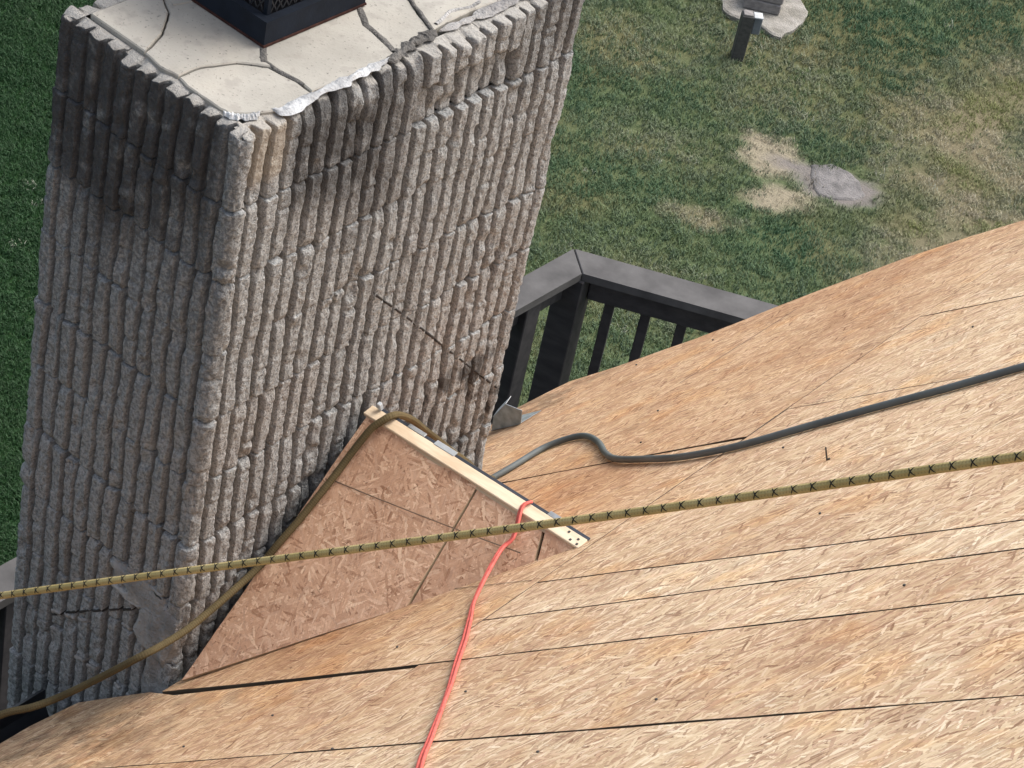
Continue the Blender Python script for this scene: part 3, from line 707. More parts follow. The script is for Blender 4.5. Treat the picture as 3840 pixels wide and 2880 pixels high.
kerf('mortar_ridge', [(-.13, -1.79, 'x'), (-.08, -1.80), (-.03, -1.82)], .016, M['lightmortar'], .004, 10)
# mortar parging that fills the ribs where the old roof met the wall
def parge(pts_in, seed, out=.004):
    """pts_in: centre (x,z), radii; a lumpy sheet that feathers into the near face"""
    (cx_, cz_), (rx, rz) = pts_in; n = 26; V = []; Fc = []
    for i in range(n):
        for j in range(n):
            a, b = i / (n - 1) * 2 - 1, j / (n - 1) * 2 - 1
            x_ = min(-.004, cx_ + a * rx); z_ = cz_ + b * rz
            rad = math.hypot(a, b) + (float(vnoise(np.array([a * 2.2]), np.array([b * 2.2]), seed)[0]) - .5) * .9
            fill = max(0, min(1, (1.05 - rad) / .25)); sp = surf_point(x=x_, z=z_, out=0)
            yy = .004 - .016 * float(fbm(np.array([x_ * 25]), np.array([z_ * 25]), seed + 5)[0]) - out
            yy = .45 * yy + .55 * min(sp[1] - .003, .004)
            V.append((x_, yy * fill + (sp[1] + .012) * (1 - fill) if fill < 1 else min(yy, yy), z_))
    for i in range(n - 1):
        for j in range(n - 1): Fc.append((i * n + j, (i + 1) * n + j, (i + 1) * n + j + 1, i * n + j + 1))
    return child('mortar_parging', V, Fc, M['mortar'], chimney, True)
parge(((-.075, -1.55), (.085, .12)), 3)
parge(((-.16, -1.47), (.10, .055)), 6, .002)
parge(((-.05, -1.73), (.05, .10)), 9, .001)
# the same on the broad face, low in the valley
# ------------------------------------------------------------------ chimney cap
cap = None
cx0, cx1, cy0, cy1 = -.552, -.230, .288, .612; th = .008; hb = .072
def sub(name, V, Fc, mat, part, smooth=False):
    '''a piece of a part: same local space as its part'''
    o = child(name, V, Fc, mat, chimney, smooth); o.parent = part; return o
def ring_frame(name, x0, x1, y0, y1, z0, z1, t_, mat, flare=0.0):
    P = [(x0, y0), (x1, y0), (x1, y1), (x0, y1)]; sg = [(-1, -1), (1, -1), (1, 1), (-1, 1)]
    V = []
    for z, o in ((z0, flare), (z1, 0)):
        V += [(p[0] + s_[0] * o, p[1] + s_[1] * o, z) for p, s_ in zip(P, sg)]
    for z in (z1, z0): V += [(p[0] - s_[0] * t_, p[1] - s_[1] * t_, z) for p, s_ in zip(P, sg)]
    Fc = []
    for k in range(3):
        Fc += [(k * 4 + i, k * 4 + (i + 1) % 4, (k + 1) * 4 + (i + 1) % 4, (k + 1) * 4 + i) for i in range(4)]
    Fc += [(12 + i, 12 + (i + 1) % 4, (i + 1) % 4, i) for i in range(4)]
    return child(name, V, Fc, mat, chimney) if cap is None else sub(name, V, Fc, mat, cap)
cap = ring_frame('flue_cap', cx0, cx1, cy0, cy1, .016, hb, .022, M['cap'], .004)
ring_frame('rust_lip', cx0 - .006, cx1 + .006, cy0 - .006, cy1 + .006, .0105, .0158, .03, M['rust'], .001)
v, fcs = box_vf((cx0 + cx1) / 2, (cy0 + cy1) / 2, .03, cx1 - cx0 - .06, cy1 - cy0 - .06, .05); sub('flue', v, fcs, M['flue'], cap)
def mesh_wall(a, b, z0, z1):
    """expanded-metal diamonds as thin flat wires"""
    a, b = np.array(a), np.array(b); L_ = np.linalg.norm(b - a); d = (b - a) / L_; nrm = np.array([d[1], -d[0]]); V = []; Fc = []
    cw, ch, w = .020, .034, .0016
    def wire(p, q_):
        p3 = np.array([*(a + d * p[0]), p[1]]); q3 = np.array([*(a + d * q_[0]), q_[1]]); dd = q3 - p3; dd /= np.linalg.norm(dd); n3 = np.array([nrm[0], nrm[1], 0]); s3 = np.cross(dd, n3) * w
        k = len(V); V.extend([p3 - s3, p3 + s3, q3 + s3, q3 - s3, p3 - s3 + n3 * .0015, p3 + s3 + n3 * .0015, q3 + s3 + n3 * .0015, q3 - s3 + n3 * .0015]); Fc.extend([(k, k + 1, k + 2, k + 3), (k + 4, k + 7, k + 6, k + 5), (k, k + 4, k + 5, k + 1), (k + 3, k + 2, k + 6, k + 7), (k, k + 3, k + 7, k + 4), (k + 1, k + 5, k + 6, k + 2)])
    ncol = int(L_ / cw); nrow = int((z1 - z0) / ch) * 2
    for i in range(ncol):
        for j in range(nrow):
            x0 = i * cw; zz = z0 + j * ch / 2
            if j % 2 == 0: wire((x0 + cw * .5, zz), (x0 + cw * .95, zz + ch / 2)); wire((x0 + cw * .5, zz), (x0 + cw * .05, zz + ch / 2))
            else: wire((x0 + cw * .05, zz), (x0 + cw * .5, zz + ch / 2)); wire((x0 + cw * .95, zz), (x0 + cw * .5, zz + ch / 2))
    return sub('wire_mesh', V, Fc, M['mesh'], cap)
i_ = .03
for a, b in (((cx0 + i_, cy0 + i_), (cx1 - i_, cy0 + i_)), ((cx1 - i_, cy0 + i_), (cx1 - i_, cy1 - i_)), ((cx1 - i_, cy1 - i_), (cx0 + i_, cy1 - i_)), ((cx0 + i_, cy1 - i_), (cx0 + i_, cy0 + i_))):
    mesh_wall(a, b, hb - .004, hb + .20)
v, fcs = box_vf((cx0 + cx1) / 2, (cy0 + cy1) / 2, .30, cx1 - cx0 + .06, cy1 - cy0 + .06, .02, .004); sub('lid', v, fcs, M['cap'], cap)
for sx in (cx0 + i_, cx1 - i_):
    for sy in (cy0 + i_, cy1 - i_):
        v, fcs = box_vf(sx, sy, hb + .11, .012, .012, .23); sub('corner_strut', v, fcs, M['cap'], cap)

# ------------------------------------------------------------------ house: strand-board roof
PIT = math.radians(44.5); ZB = -1.687
RU = np.array([math.cos(PIT), 0, math.sin(PIT)]); RY = np.array([0, 1., 0]); RN = np.array([-math.sin(PIT), 0, math.cos(PIT)])
def RP(u, y, h=0.0): return np.array([0, 0, ZB]) + RU * u + RY * y + RN * h
roofM = Matrix.Identity(4)
for i in range(3):
    roofM[i][0] = RU[i]; roofM[i][1] = RY[i]; roofM[i][2] = RN[i]
roofM[2][3] = ZB
house = empty('house', (3.0, 0, ZG)); tag(house, 'house roof stripped to bare tan strand board', 'house')
def panel(name, pts, parent, M4, mat, edge, top=0.0, th=.0115, rough=.0012, seed=0, wav=0.0):
    """flat sheet from an outline in its own plane; sawn edges wander a little"""
    P_ = []
    for k in range(len(pts)):
        a, b = np.array(pts[k], float), np.array(pts[(k + 1) % len(pts)], float); L_ = np.linalg.norm(b - a); n = max(2, int(L_ / .05)); d = (b - a) / L_; nr = np.array([-d[1], d[0]])
        for i in range(n):
            o = (float(vnoise(np.array([i * .6 + k * 7.7]), np.array([seed * 3.1]), seed)[0]) - .5) * 2 * rough if i else 0
            P_.append(a + (b - a) * i / n + nr * o)
    P_ = np.array(P_); n = len(P_)
    area = np.sum(P_[:, 0] * np.roll(P_[:, 1], -1) - P_[:, 1] * np.roll(P_[:, 0], -1))
    if area < 0: P_ = P_[::-1]
    V = [(p[0], p[1], top) for p in P_] + [(p[0], p[1], top - th) for p in P_]
    Fc = [tuple(range(n)), tuple(range(2 * n - 1, n - 1, -1))] + [(i, n + i, n + (i + 1) % n, (i + 1) % n) for i in range(n)]
    o = mesh_obj(name, V, Fc, mat); me = o.data; me.materials.append(edge)
    for p in me.polygons:
        if p.index > 1: p.material_index = 1
    o.parent = parent; o.matrix_parent_inverse = parent.matrix_world.inverted(); o.matrix_basis = M4
    return o
s5 = lambda u: -.470 - .036 * u
s4 = lambda u: -.062 - .036 * u
s3 = lambda u: .160 - .038 * u
s2 = lambda u: .395 - .072 * u
s1 = lambda u: 1.236 - .058 * u
sm = lambda u: 1.455 - .098 * u
su = lambda u: 2.125 - .111 * u
ub = lambda y: 1.128 - .036 * y
U2 = 3.62; UT = 6.2
rake = [(-.665, 2.29), (-.47, 2.335), (-.296, 2.415), (-.203, 2.45), (-.076, 2.536), (.019, 2.612), (.174, 2.715), (.4, 2.84), (.617, 2.905), (.819, 2.935)]
def rk(u): return float(np.interp(u, [p[0] for p in rake] + [6.5], [p[1] for p in rake] + [3.05]))
g = .0027; E_ = M['shade_edge']; O_ = M['osb']
def rowline(ya, yb, du): return [(ub(ya) + du, ya), (ub(yb) + du, yb)]
P1 = [
 ('A', [(-.47, -3.0), (-.472, s5(-.47) - g), (ub(-.5) - g, s5(1.14) - g), (ub(-3) - g, -3.0)]),
 ('B', [(-.472, s5(-.47) + g), (-.472, -.25), (-.466, -.16), (-.437, -.098), (-.40, -.030), (-.05, -.030), (.03, -.052), (.12, s4(.12) - .010), (ub(-.1) - .006, s4(1.13) - .012), (ub(-.27) - g, -.27), (ub(-.5) - g, s5(1.14) + g)]),
 ('C', [(.022, s4(.02) + .020), (.022, 1.225), (.3, s1(.3) - g), (.62, s1(.62) - g), (1.04, s1(1.04) - .014), (ub(1.17) - .006, s1(1.08) - .015), (ub(.3) - g, .3), (ub(-.1) - .002, s4(1.13) + .002), (.6, s4(.6) + .005)]),
 ('D', [(.02, s1(.02) + g), (-.04, 1.232), (-.715, 1.232), (-.712, 1.60), (-.713, 1.94), (-.752, 2.05), (-.718, 2.155)] + rake[:10] + [(1.045, rk(1.05)), (ub(2.0) - .004, 2.0), (ub(1.17) - .005, s1(1.08) + .001), (.62, s1(.62) + g)]),
 ('E', [(ub(-3) + g, -3.0), (ub(-.5) + g, s5(1.14) - .004), (2.0, s5(2.0) - .0042), (2.8, s5(2.8) - .0036), (3.1, s5(3.1) - .0007), (U2, s5(U2) - .0007), (U2, -3.0)]),
 ('F', [(ub(-.5) + g, s5(1.14) + g), (ub(-.27) + .003, -.27), (ub(-.11) + .001, s4(1.13) - g), (U2, s4(U2) - g), (U2, s5(U2) + g)]),
 ('G', [(ub(0) + g, s4(1.13) + g), (ub(.118) + g, s3(1.13) - g), (U2, s3(U2) - g), (U2, s4(U2) + g)]),
 ('H', [(ub(.118) + g, s3(1.13) + g), (ub(.32) + g, s2(1.12) - g), (U2, s2(U2) - g), (U2, s3(U2) + g)]),
 ('I', [(ub(.32) + g, s2(1.12) + g), (ub(1.3) + g, sm(1.08) - .0018), (1.55, sm(1.55) - .0010), (U2, sm(U2) - .0009), (U2, s2(U2) + g)]),
 ('J', [(ub(1.35) + .002, sm(1.08) + .0009), (ub(2.0) + .001, su(1.06) - .0005), (1.1, su(1.1) - .006), (U2, su(U2) - .004), (U2, sm(U2) + .0009)]),
 ('K', [(ub(2.0) + .001, su(1.06) + .0005), (1.052, rk(1.05)), (2.2, rk(2.2)), (U2, rk(U2)), (U2, su(U2) + .0025)]),
 ('L', [(U2 + .003, -3.0), (U2 + .003, .2), (UT, .2), (UT, -3.0)]),
 ('M', [(U2 + .003, .203), (U2 + .003, rk(U2)), (UT, rk(UT)), (UT, .203)]),
]
tops = dict(A=0, B=-.001, C=.0008, D=.0016, E=0, F=.0004, G=.0008, H=.0012, I=.0016, J=.0020, K=.0026, L=0, M=.0016)
for k, (nm, pts) in enumerate(P1):
    panel('strand_board_panel', pts, house, roofM, O_, E_, tops[nm], .0115, .0017 if nm not in 'D' else .0026, k + 1)
# rafters, and an added black sheet that paints attic darkness into the gaps
def rbox(name, u0, u1, y0, y1, h0, h1, mat, bev=0):
    v, f_ = box_vf((u0 + u1) / 2, (y0 + y1) / 2, (h0 + h1) / 2, u1 - u0, y1 - y0, h1 - h0, bev)
    o = mesh_obj(name, v, f_, mat); o.parent = house; o.matrix_parent_inverse = house.matrix_world.inverted(); o.matrix_basis = roofM; return o
rbox('attic_shade_sheet', .08, UT - .1, -2.9, 2.05, -.022, -.0165, M['dark'])
for y in (-2.8, -2.2, -1.6, -1.0, -.35, 1.27, 1.75, 2.2):
    rbox('rafter', -.40 if y < 1 else -.62, UT - .05, y - .019, y + .019, -.165, -.0235, M['siding'])
for y in (.0, .6):
    rbox('rafter', .06, UT - .05, y - .019, y + .019, -.165, -.0235, M['siding'])
rbox('fascia', -.452, -.428, -3.0, -.02, -.16, -.0135, M['gutter']); rbox('fascia', -.690, -.668, 1.24, 2.26, -.16, -.0135, M['rail'])
# gutter along the near eave
gp = []; 
prof = [(0, 0), (-.005, -.075), (-.03, -.095), (-.085, -.095), (-.115, -.05), (-.118, .0), (-.108, .004), (-.104, -.045), (-.08, -.085), (-.032, -.085), (-.012, -.07), (-.008, .0)]
e0 = RP(-.457, -3.0, -.03); e1 = RP(-.457, -.03, -.03); V = []
for e in (e0, e1): V += [(e[0] + a, e[1], e[2] + b) for a, b in prof]
n = len(prof); Fc = [(i, (i + 1) % n, n + (i + 1) % n, n + i) for i in range(n)] + [tuple(range(n))[::-1], tuple(range(n, 2 * n))]
child('gutter', V, Fc, M['gutter'], house)
v, fcs = box_vf(.30, -.45, -4.35, .12, 5.0, 3.9); child('wall', v, fcs, M['siding'], house)
v, fcs = box_vf(4.45, -.45, -4.35, .12, 5.0, 3.9); child('wall', v, fcs, M['siding'], house)
v, fcs = box_vf(2.37, -2.9, -4.2, 4.0, .12, 4.2); child('wall', v, fcs, M['siding'], house)
v, fcs = box_vf(2.37, 2.0, -4.2, 4.0, .12, 4.2); child('wall', v, fcs, M['siding'], house)
# pencil and chalk lines, knots and nail heads on the sheets
def rline(name, pts, w, mat, h=.0028):
    P_ = [RP(u, y, h) for u, y in pts]; P_, _ = smooth_path(P_, 40)
    return ribbon3(name, P_, w, mat, house, RN, .0004, .35, len(name))
M['pencil'] = mat_plain('chalk_mark', (.17, .12, .085), .9)
rline('chalk_line', [(.20, 1.90), (.2, 2.2), (.197, 2.50)], .004, M['pencil'])
rline('chalk_line', [(.42, .405), (.75, .37), (1.08, .335)], .0025, M['pencil'])
for (u, y) in [(1.63, .832), (.35, 1.63), (.55, 1.33), (-.05, 2.36), (-.33, 2.28), (1.3, -.52), (2.05, -.63), (2.5, -.05), (1.9, .45), (2.25, .62), (1.42, 1.75), (.92, .02), (1.5, -.3), (1.35, 1.0), (2.2, -.45), (.82, -.30), (.62, -.42)]:
    v, fcs = frame_box(RP(u, y, .004), RU, RY, RN, .0055, .005, .004, .001); child('nail_head', v, fcs, M['nail'], house)
# a proud staple beside the gold rope
v, fcs = beam(RP(1.622, .832, .0), RP(1.640, .826, .035), .004, .004); child('bent_staple', v, fcs, M['nail'], house)
# galvanized flashing at the far chimney corner
fl = empty('corner_flashing', RP(-.56, 1.90, .0)); tag(fl, 'small bent galvanized flashing at the eave beside the chimney corner', 'flashing')
def plate(name, corners, th, mat, parent, nrm):
    c_ = np.array(corners, float); nrm = np.array(nrm, float); nrm /= np.linalg.norm(nrm); V = np.concatenate([c_ + nrm * th / 2, c_ - nrm * th / 2]); n = len(c_)
    Fc = [tuple(range(n)), tuple(range(2 * n - 1, n - 1, -1))] + [(i, n + i, n + (i + 1) % n, (i + 1) % n) for i in range(n)]
    return child(name, V, Fc, mat, parent)
plate('standing_leaf', [(-.447, 1.86, -2.120), (-.451, 1.86, -2.065), (-.416, 1.86, -1.988), (-.351, 1.86, -1.970), (-.345, 1.86, -2.022)], .002, M['steel'], fl, (0, 1, 0))
plate('folded_lip', [(-.4512, 1.858, -2.064), (-.4155, 1.858, -1.986), (-.4265, 1.895, -1.980), (-.462, 1.895, -2.058)], .002, M['boxwhite'], fl, (-.9, 0, .42))
plate('base_leaf', [RP(-.63, 1.862, .004), RP(-.63, 1.97, .004), RP(-.49, 1.97, .004), RP(-.49, 1.862, .004)], .0015, M['steel'], fl, RN)

# ------------------------------------------------------------------ cricket behind the chimney
RA = np.array([.030, .575, -1.058]); RB = RP(1.045, .525, .006); CN = RP(.070, -.006, .010); CF = RP(.070, 1.19, .010)
cricket = empty('chimney_cricket', tuple(RP(.4, .55))); tag(cricket, 'reddish strand board cricket saddle built against the chimney', 'cricket')
def plane_frame(o, a, b):
    """frame with X along o->a, Y in the plane of b, Z out"""
    X = (a - o) / np.linalg.norm(a - o); Zn = np.cross(X, b - o); Zn /= np.linalg.norm(Zn); Y = np.cross(Zn, X)
    M4 = Matrix.Identity(4)
    for i in range(3): M4[i][0] = X[i]; M4[i][1] = Y[i]; M4[i][2] = Zn[i]; M4[i][3] = o[i]
    return M4, X, Y, Zn
MN, X_, Y_, Z_ = plane_frame(RB, RA, CN)
if Z_[2] < 0:
    MN, X_, Y_, Z_ = plane_frame(RA, RB, CN)
o_n = np.array([MN[i][3] for i in range(3)])
def loc2(p): d_ = p - o_n; return np.array([d_ @ X_, d_ @ Y_])
def onp(tr, tb):   # ridge fraction, base fraction
    return loc2(RA + (RB - RA) * tr), loc2(CN + (RP(1.06, .495, .008) - CN) * tb)
r0, b0 = onp(.0, .0); ra, ba = onp(.553, .590); rb, bb = onp(.868, .905); r1_, b1 = onp(1.0, .995)
gp_ = .006
def shift(p, q_, d):
    dd = (q_ - p) / np.linalg.norm(q_ - p); return np.array([dd[0], dd[1]]) * 0 + np.array(d)
ex = np.array([1., 0]) * (1 if loc2(RB)[0] > loc2(RA)[0] else -1)
panel('cricket_panel', [r0, ra - ex * gp_ * .5, ba - ex * gp_ * .7, b0], cricket, MN, M['osb2'], M['edge'], 0, .0115, .001, 21)
panel('cricket_panel', [ra + ex * gp_ * .5, rb - ex * gp_, bb - ex * gp_, ba + ex * gp_ * .7], cricket, MN, M['osb2'], M['edge'], -.001, .0115, .001, 22)
panel('cricket_panel', [rb + ex * gp_ * .8, r1_, b1, bb + ex * gp_ * .8], cricket, MN, M['osb2'], M['edge'], .001, .0115, .001, 23)
MF, XF, YF, ZF = plane_frame(RA, CF, RB)
if ZF[2] < 0: MF, XF, YF, ZF = plane_frame(RA, RB, CF)
o_f = np.array([MF[i][3] for i in range(3)]); lf = lambda p: np.array([(p - o_f) @ XF, (p - o_f) @ YF])
panel('cricket_panel', [lf(RA), lf(RB), lf(CF)], cricket, MF, M['osb2'], M['edge'], 0, .0115, .001, 24)
# pencil line parallel to the ridge
def pn(tr, down): a_ = RA + (RB - RA) * tr; base = CN + (RP(1.06, .495, .008) - CN) * tr; return a_ + (base - a_) * down + Z_ * .0012
P_, _ = smooth_path([pn(.02, .235), pn(.3, .27), pn(.62, .36), pn(.85, .62)], 60)
ribbon3('pencil_line', P_, .003, M['pencil'], cricket, Z_, .0004, .3, 4)
# ridge board, with nails at its low end
rd = (RB - RA) / np.linalg.norm(RB - RA); up_r = np.array([0, 0, 1.]) - rd * rd[2]; up_r /= np.linalg.norm(up_r); sd_r = np.cross(rd, up_r)
ub_ = np.array([0, -.30, .954]); ub_ = ub_ - rd * (ub_ @ rd); ub_ /= np.linalg.norm(ub_)
ra_ = RA - rd * .012 + np.array([0, .012, .004]); rb_ = RB + rd * .02 + np.array([0, .012, .006])
v, fcs = beam(ra_, rb_, .034, .011, ub_, .002); rbd = child('ridge_board', v, fcs, M['pine'], cricket)
sdv = np.cross(rd, ub_)
for tt, k in ((.955, .008), (.975, -.004), (.985, .009), (.93, -.008)):
    p = ra_ + (rb_ - ra_) * tt + sdv * k + ub_ * .006
    v, fcs = frame_box(p, rd, sdv, ub_, .006, .006, .002, .0005); o = child('nail_head', v, fcs, M['nail'], cricket); o.parent = rbd
# membrane and flashing scraps on the far side of the ridge
farv = np.cross(ub_, rd); farv = farv if farv[1] > 0 else -farv
def strip(name, t0, t1, mat, off, w, hgt):
    p0 = ra_ + (rb_ - ra_) * t0 + farv * (.0175 + off) + ub_ * hgt; p1 = ra_ + (rb_ - ra_) * t1 + farv * (.0175 + off) + ub_ * hgt
    v, fcs = beam(p0 + farv * w / 2, p1 + farv * w / 2, w, .004, ub_, .001); return child(name, v, fcs, mat, cricket)
strip('membrane_strip', .03, 1.0, M['bluesteel'], -.001, .010, .001)
strip('flashing_scrap', .17, .25, M['steel'], .0, .012, .004)
strip('flashing_scrap', .30, .395, M['whitemetal'], -.003, .016, .005)
strip('flashing_scrap', .82, .90, M['steel'], .0, .014, .003)
v, fcs = frame_box(RA + rd * .02 + farv * .03 + ub_ * .02, rd, farv, ub_, .012, .012, .022, .002); child('flashing_scrap', v, fcs, M['whitemetal'], cricket)
# framing under the cricket
v, fcs = beam(RP(.10, .56, .02) , RP(.95, .53, .015), .038, .03); child('sleeper', v, fcs, M['siding'], cricket)

# ------------------------------------------------------------------ ropes, hose, cord
def fit(p, q_, n): return [np.array(p) + (np.array(q_) - np.array(p)) * i / (n - 1) for i in range(n)]
# gold lifeline, taut in the air
A_ = np.array([2.011, -.357, .713]); Bm = np.array([1.355, -.366, .113]); C_ = np.array([-.068, -.538, -1.092])
dirA = (A_ - Bm) / np.linalg.norm(A_ - Bm); dirC = (C_ - Bm) / np.linalg.norm(C_ - Bm)
pts = [RP(4.62, -.28, .012), RP(4.2, -.29, .03), A_ + dirA * .45 + np.array([0, 0, -.01]), A_, Bm, C_, C_ + dirC * .7 + np.array([0, 0, -.02]), C_ + dirC * 1.2 + np.array([0, 0, -.25]), C_ + dirC * 1.35 + np.array([0, -.02, -1.4])]
pth, Lr = smooth_path(pts, 420)
rope = empty('gold_rope', tuple(pth[0])); tag(rope, 'taut gold rope with black tracer marks crossing the whole picture', 'rope')
RR = .0084
tube('rope_body', pth, RR, M['rope'], rope, 12, Lr)
fine, _ = smooth_path(pts, 3600); T_, N_, B_ = frames(fine); s_ = np.linspace(0, Lr, 3600); pit = .0435; FACE = -1.0
PH = 0.0
for half in (0, 1):
    for sg in (1, -1):
        w_ = 2 * np.pi * s_ / pit; a = sg * w_ + FACE + half * np.pi
        rad = RR + .0005 - .0060 * ((1 - np.cos(w_)) / 2) ** 1.0
        hp = fine + rad[:, None] * (np.cos(a)[:, None] * N_ + np.sin(a)[:, None] * B_)
        tube('tracer_yarn', hp, .0012, M['tracer'], rope, 4)
# olive rope round the chimney base and over the cricket ridge
pts = [(-.33, -.45, -2.2), (-.30, -.40, -1.86), (-.238, -.35, -1.76), (-.177, -.30, -1.713), (-.134, -.25, -1.674), (-.047, -.20, -1.564), (.022, -.15, -1.472), (.030, -.09, -1.467), (.038, -.012, -1.454), (.040, .07, -1.432), (.040, .155, -1.405), (.040, .235, -1.374),
       (.046, .284, -1.324), (.054, .333, -1.274), (.060, .385, -1.220), (.064, .438, -1.167), (.066, .494, -1.110), (.076, .537, -1.053), (.088, .560, -1.030), (.098, .588, -1.018), (.090, .640, -1.052), (.080, .703, -1.108), (.070, .772, -1.182), (.064, .852, -1.266), (.060, .930, -1.350), (.058, 1.02, -1.442), (.045, 1.125, -1.565), (.02, 1.215, -1.635)]
pth, Lr = smooth_path(pts, 260); oldr = tube('olive_rope', pth, .0098, M['rope_old'], None, 10, Lr); tag(oldr, 'weathered olive rope slung round the chimney and over the cricket ridge', 'rope')
# grey hose lying on the sheets
hs_pts = [(-.009, 1.222), (.008, 1.333), (.016, 1.469), (.095, 1.514), (.189, 1.488), (.33, 1.389), (.477, 1.262), (.598, 1.181), (.757, 1.124), (.939, 1.073), (1.144, 1.065), (1.345, 1.109), (1.538, 1.151), (1.73, 1.184), (1.922, 1.229), (2.3, 1.31), (3.0, 1.38), (4.2, 1.3)]
pth, Lr = smooth_path([RP(u, y, .0125) for u, y in hs_pts], 260); hose = tube('grey_hose', pth, .0093, M['hose'], None, 12, Lr, RN); tag(hose, 'dark grey hose snaking over the roof boards from the chimney corner', 'hose')
# doubled red cord from the ridge board down over the sheets
cord = empty('red_cord', tuple(RP(1.7, -.6))); tag(cord, 'doubled red cord running from the cricket ridge down the roof boards', 'cord')
top_ = ra_ + (rb_ - ra_) * .742 + ub_ * .012
base_pts = [top_ + farv * .020 - ub_ * .006, top_ + farv * .012 - ub_ * .001, top_ - farv * .010 - ub_ * .002, pn(.80, .35) + Z_ * .008, pn(.80, .62) + Z_ * .02, RP(.959, .262, .012), RP(1.09, .111, .008), RP(1.213, -.03, .007), RP(1.361, -.202, .007), RP(1.515, -.383, .007), RP(1.648, -.549, .007), RP(1.743, -.661, .007), RP(2.1, -1.05, .007), RP(2.6, -1.5, .007)]
pth, Lr = smooth_path(base_pts, 320); T_, N_, B_ = frames(pth, RN)
for sg in (1, -1):
    tw = np.linspace(0, Lr, 320) * 9; off_ = sg * (.0050 * (.25 + .75 * np.abs(np.cos(tw * .45))))[:, None] * B_ + (.0018 * np.abs(np.sin(tw)))[:, None] * N_
    tube('cord_strand', pth + off_, .0040, M['red'], cord, 8)

# ------------------------------------------------------------------ deck and railing
ZR = -2.923; rail = empty('deck_railing', (-1.47, 2.0, ZR - .97)); tag(rail, 'dark charcoal wooden deck railing seen beyond the chimney', 'railing')
CO = np.array([-1.534, 3.79]); CI = np.array([-1.405, 3.690]); D2 = np.array([.879, .476]); D2 /= np.linalg.norm(D2); N2 = np.array([D2[1], -D2[0]])
# mitred cap boards
wcap = .138
def cap_poly(pts, name):
    z1, z0 = ZR, ZR - .036; n = len(pts); b = .004; c_ = np.mean(pts, 0)
    V = [(p[0], p[1], z0) for p in pts] + [(p[0], p[1], z1 - b) for p in pts] + [(p[0] + (c_[0] - p[0]) / np.linalg.norm(c_ - p) * b, p[1] + (c_[1] - p[1]) / np.linalg.norm(c_ - p) * b, z1) for p in pts]
    Fc = [tuple(range(n))[::-1], tuple(range(2 * n, 3 * n))] + [(k * n + i, k * n + (i + 1) % n, (k + 1) * n + (i + 1) % n, (k + 1) * n + i) for k in (0, 1) for i in range(n)]
    return child(name, V, Fc, M['railtop'], rail)
inner = CI; outer = CO
E2 = 2.6
cap_poly([np.array([-1.534, -3.0]), np.array([-1.405, -3.0]), CI - np.array([0, .001]), CO - np.array([.0, .001])], 'cap_rail')
cap_poly([CO + D2 * .003, CI + D2 * .003, CI + D2 * E2, CO + D2 * (E2 + .1)], 'cap_rail')
mid1 = -1.4695
def bx(name, p, q_, w, h, mat=M['rail'], bev=.003):
    v, f_ = beam(p, q_, w, h, (0, 0, 1), bev); return child(name, v, f_, mat, rail)
cm = (CO + CI) / 2
for dz, hh in ((-.0365 - .062, .120), (-.90, .089)):
    bx('rail_beam', (mid1 - .01, -3.0, ZR + dz), (mid1 - .01, cm[1] - .06, ZR + dz), .038, hh)
    a = cm + D2 * .07; b = cm + D2 * E2; bx('rail_beam', (a[0], a[1], ZR + dz), (b[0], b[1], ZR + dz), .038, hh)
def post(x, y, w, ang=0, z1=ZR - .0365, z0=ZG + .0):
    c_, s__ = math.cos(ang), math.sin(ang); v, f_ = frame_box((x, y, (z0 + z1) / 2), (c_, s__, 0), (-s__, c_, 0), (0, 0, 1), w, w, z1 - z0, .004); child('post', v, f_, M['rail'], rail)
post(cm[0] + .012, cm[1] - .012, .118, math.atan2(D2[1], D2[0]) / 2)
post(mid1, 3.44, .089); post(mid1, 1.5, .089); post(mid1, .80, .089); post(mid1, -1.2, .089); p_ = cm + D2 * 2.4; post(p_[0], p_[1], .089, math.atan2(D2[1], D2[0]))
def baluster(x, y, ang):
    c_, s__ = math.cos(ang), math.sin(ang); z1, z0 = ZR - .045, ZR - .93
    v, f_ = frame_box((x, y, (z0 + z1) / 2), (c_, s__, 0), (-s__, c_, 0), (0, 0, 1), .042, .042, z1 - z0, .003); child('baluster', v, f_, M['rail'], rail)
an_ = math.atan2(D2[1], D2[0])
for k in range(15):
    p = cm + D2 * (.165 + k * .1515) + N2 * -.041; baluster(p[0], p[1], an_)
y = 3.25
while y > -2.9:
    if all(abs(y - q_) > .10 for q_ in (1.5, .8, -1.2)): baluster(mid1 - .051, y, 0)
    y -= .1515
deck = empty('deck', (-.7, 0, ZR - 1.0)); tag(deck, 'dark stained deck floor below the railing', 'deck')
for k in range(12):
    x0 = -1.40 + k * .143
    if x0 > .2: break
    v, f_ = box_vf(x0 + .069, .35, ZR - 1.0, .138, 6.7, .03, .003); child('deck_board', v, f_, M['rail'], deck)
v, f_ = box_vf(-1.39, .35, ZR - 1.13, .04, 6.7, .22, .003); child('rim_joist', v, f_, M['rail'], deck)

# ------------------------------------------------------------------ things on the lawn
def gz(x, y): return ZG + (float(fbm(np.array([x * .5]), np.array([y * .5]), 2)[0]) - .5) * .06 + .01
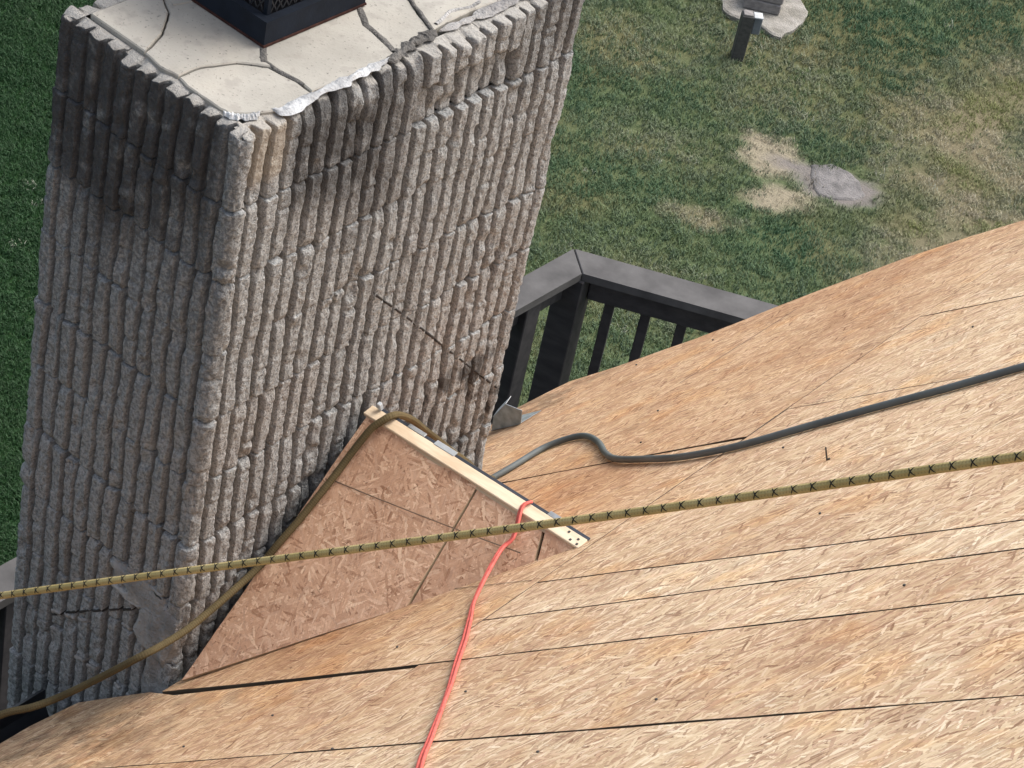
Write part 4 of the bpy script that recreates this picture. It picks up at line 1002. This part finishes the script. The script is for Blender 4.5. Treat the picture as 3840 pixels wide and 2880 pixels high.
# gravel pad
pad = []
c0 = (-5.28, 11.42)
corn = [(-5.40, 11.09), (-5.25, 11.07), (-5.12, 11.14), (-4.92, 11.15), (-4.97, 11.40), (-4.99, 11.65), (-5.14, 11.74), (-5.5, 11.95), (-5.75, 11.6), (-5.6, 11.3)]
zp = gz(*c0) + .03; n = 64; pts2 = []
for k in range(len(corn)):
    a, b = np.array(corn[k]), np.array(corn[(k + 1) % len(corn)])
    for i in range(8): 
        p = a + (b - a) * i / 8; w = (vnoise(np.array([p[0] * 9]), np.array([p[1] * 9]), 4)[0] - .5) * .09; cdir = p - np.array(c0); pts2.append(p + cdir / np.linalg.norm(cdir) * w)
n = len(pts2); V = [(p[0], p[1], zp - .06) for p in pts2] + [(p[0], p[1], zp - .008) for p in pts2] + [(c0[0] + (p[0] - c0[0]) * .95, c0[1] + (p[1] - c0[1]) * .95, zp) for p in pts2] + [(c0[0], c0[1], zp + .004)]
Fc = [(k * n + i, k * n + (i + 1) % n, (k + 1) * n + (i + 1) % n, (k + 1) * n + i) for k in (0, 1) for i in range(n)] + [(2 * n + i, 2 * n + (i + 1) % n, 3 * n) for i in range(n)]
po = mesh_obj('gravel_pad', V, Fc, M['gravel']); tag(po, 'pale worn gravel pad in the lawn under the timber block', 'pad')
# timber block on the pad
tb = empty('timber_block', (-5.26, 11.38, zp)); tag(tb, 'weathered grey timber block standing on the gravel pad', 'timber')
a = np.array((-5.328, 11.209)); b = np.array((-5.099, 11.359)); d2 = (b - a) / np.linalg.norm(b - a); nn2 = np.array([-d2[1], d2[0]])
for k in range(2):
    zc = zp + .045 + k * .088
    cp = (a + b) / 2 + nn2 * .13; v, f_ = frame_box((cp[0], cp[1], zc), (d2[0], d2[1], 0), (nn2[0], nn2[1], 0), (0, 0, 1), np.linalg.norm(b - a) + .01 * k, .26, .084, .008); child('beam', v, f_, M['timber'], tb)
# post with outlet box
pb = np.array(G(-4.29, 9.50)); gp0 = empty('lawn_post', (pb[0], pb[1], gz(*pb) - .05)); tag(gp0, 'short dark square post with a grey outlet box in the lawn', 'post')
zt = gz(*pb) + .36; ax2 = np.array([.74, .66]); ay2 = np.array([-.66, .74])
v, f_ = frame_box((pb[0], pb[1], (zt + gz(*pb) - .05) / 2), (*ax2, 0), (*ay2, 0), (0, 0, 1), .088, .088, zt - gz(*pb) + .05, .005); child('post_shaft', v, f_, M['post'], gp0)
v, f_ = frame_box((pb[0], pb[1], zt + .005), (*ax2, 0), (*ay2, 0), (0, 0, 1), .07, .07, .012, .003); child('post_top', v, f_, M['timber'], gp0)
q_ = pb + ax2 * .075; v, f_ = frame_box((q_[0], q_[1], zt - .075), (*ax2, 0), (*ay2, 0), (0, 0, 1), .062, .075, .13, .006); obx = child('outlet_box', v, f_, M['boxgrey'], gp0)
v, f_ = frame_box((q_[0], q_[1], zt - .004), (*ax2, 0), (*ay2, 0), (0, 0, 1), .066, .080, .010, .003); o = child('box_lid', v, f_, M['boxwhite'], gp0); o.parent = obx
# flat field stone
out_ = np.array([(-3.83, 10.05), (-3.77, 10.20), (-3.62, 10.22), (-3.50, 10.19), (-3.36, 10.09), (-3.40, 9.96), (-3.47, 9.87), (-3.57, 9.77), (-3.66, 9.84), (-3.76, 9.95)])
sc = out_.mean(0); V = []; Fc = []; nr, na = 14, 60; z0 = gz(*sc)
oc = np.vstack([out_, out_[:1]])
for i in range(nr):
    for j in range(na):
        tt = j / na * len(out_); k = int(tt); p = oc[k] + (oc[k + 1] - oc[k]) * (tt - k); rr = i / (nr - 1)
        p = sc + (p - sc) * rr * (1 + (float(vnoise(np.array([tt * 1.3]), np.array([.5]), 6)[0]) - .5) * .22)
        V.append((p[0], p[1], z0 + .008 * (1 - rr ** 6) - .03 * (rr > .99) + (float(fbm(np.array([p[0] * 14]), np.array([p[1] * 14]), 8)[0]) - .5) * .022))
for i in range(nr - 1):
    for j in range(na): Fc.append((i * na + j, i * na + (j + 1) % na, (i + 1) * na + (j + 1) % na, (i + 1) * na + j))
st_ = mesh_obj('field_stone', V, Fc, M['stone'], None, True); tag(st_, 'flat grey stone lying flush in the lawn beside straw patches', 'stone')
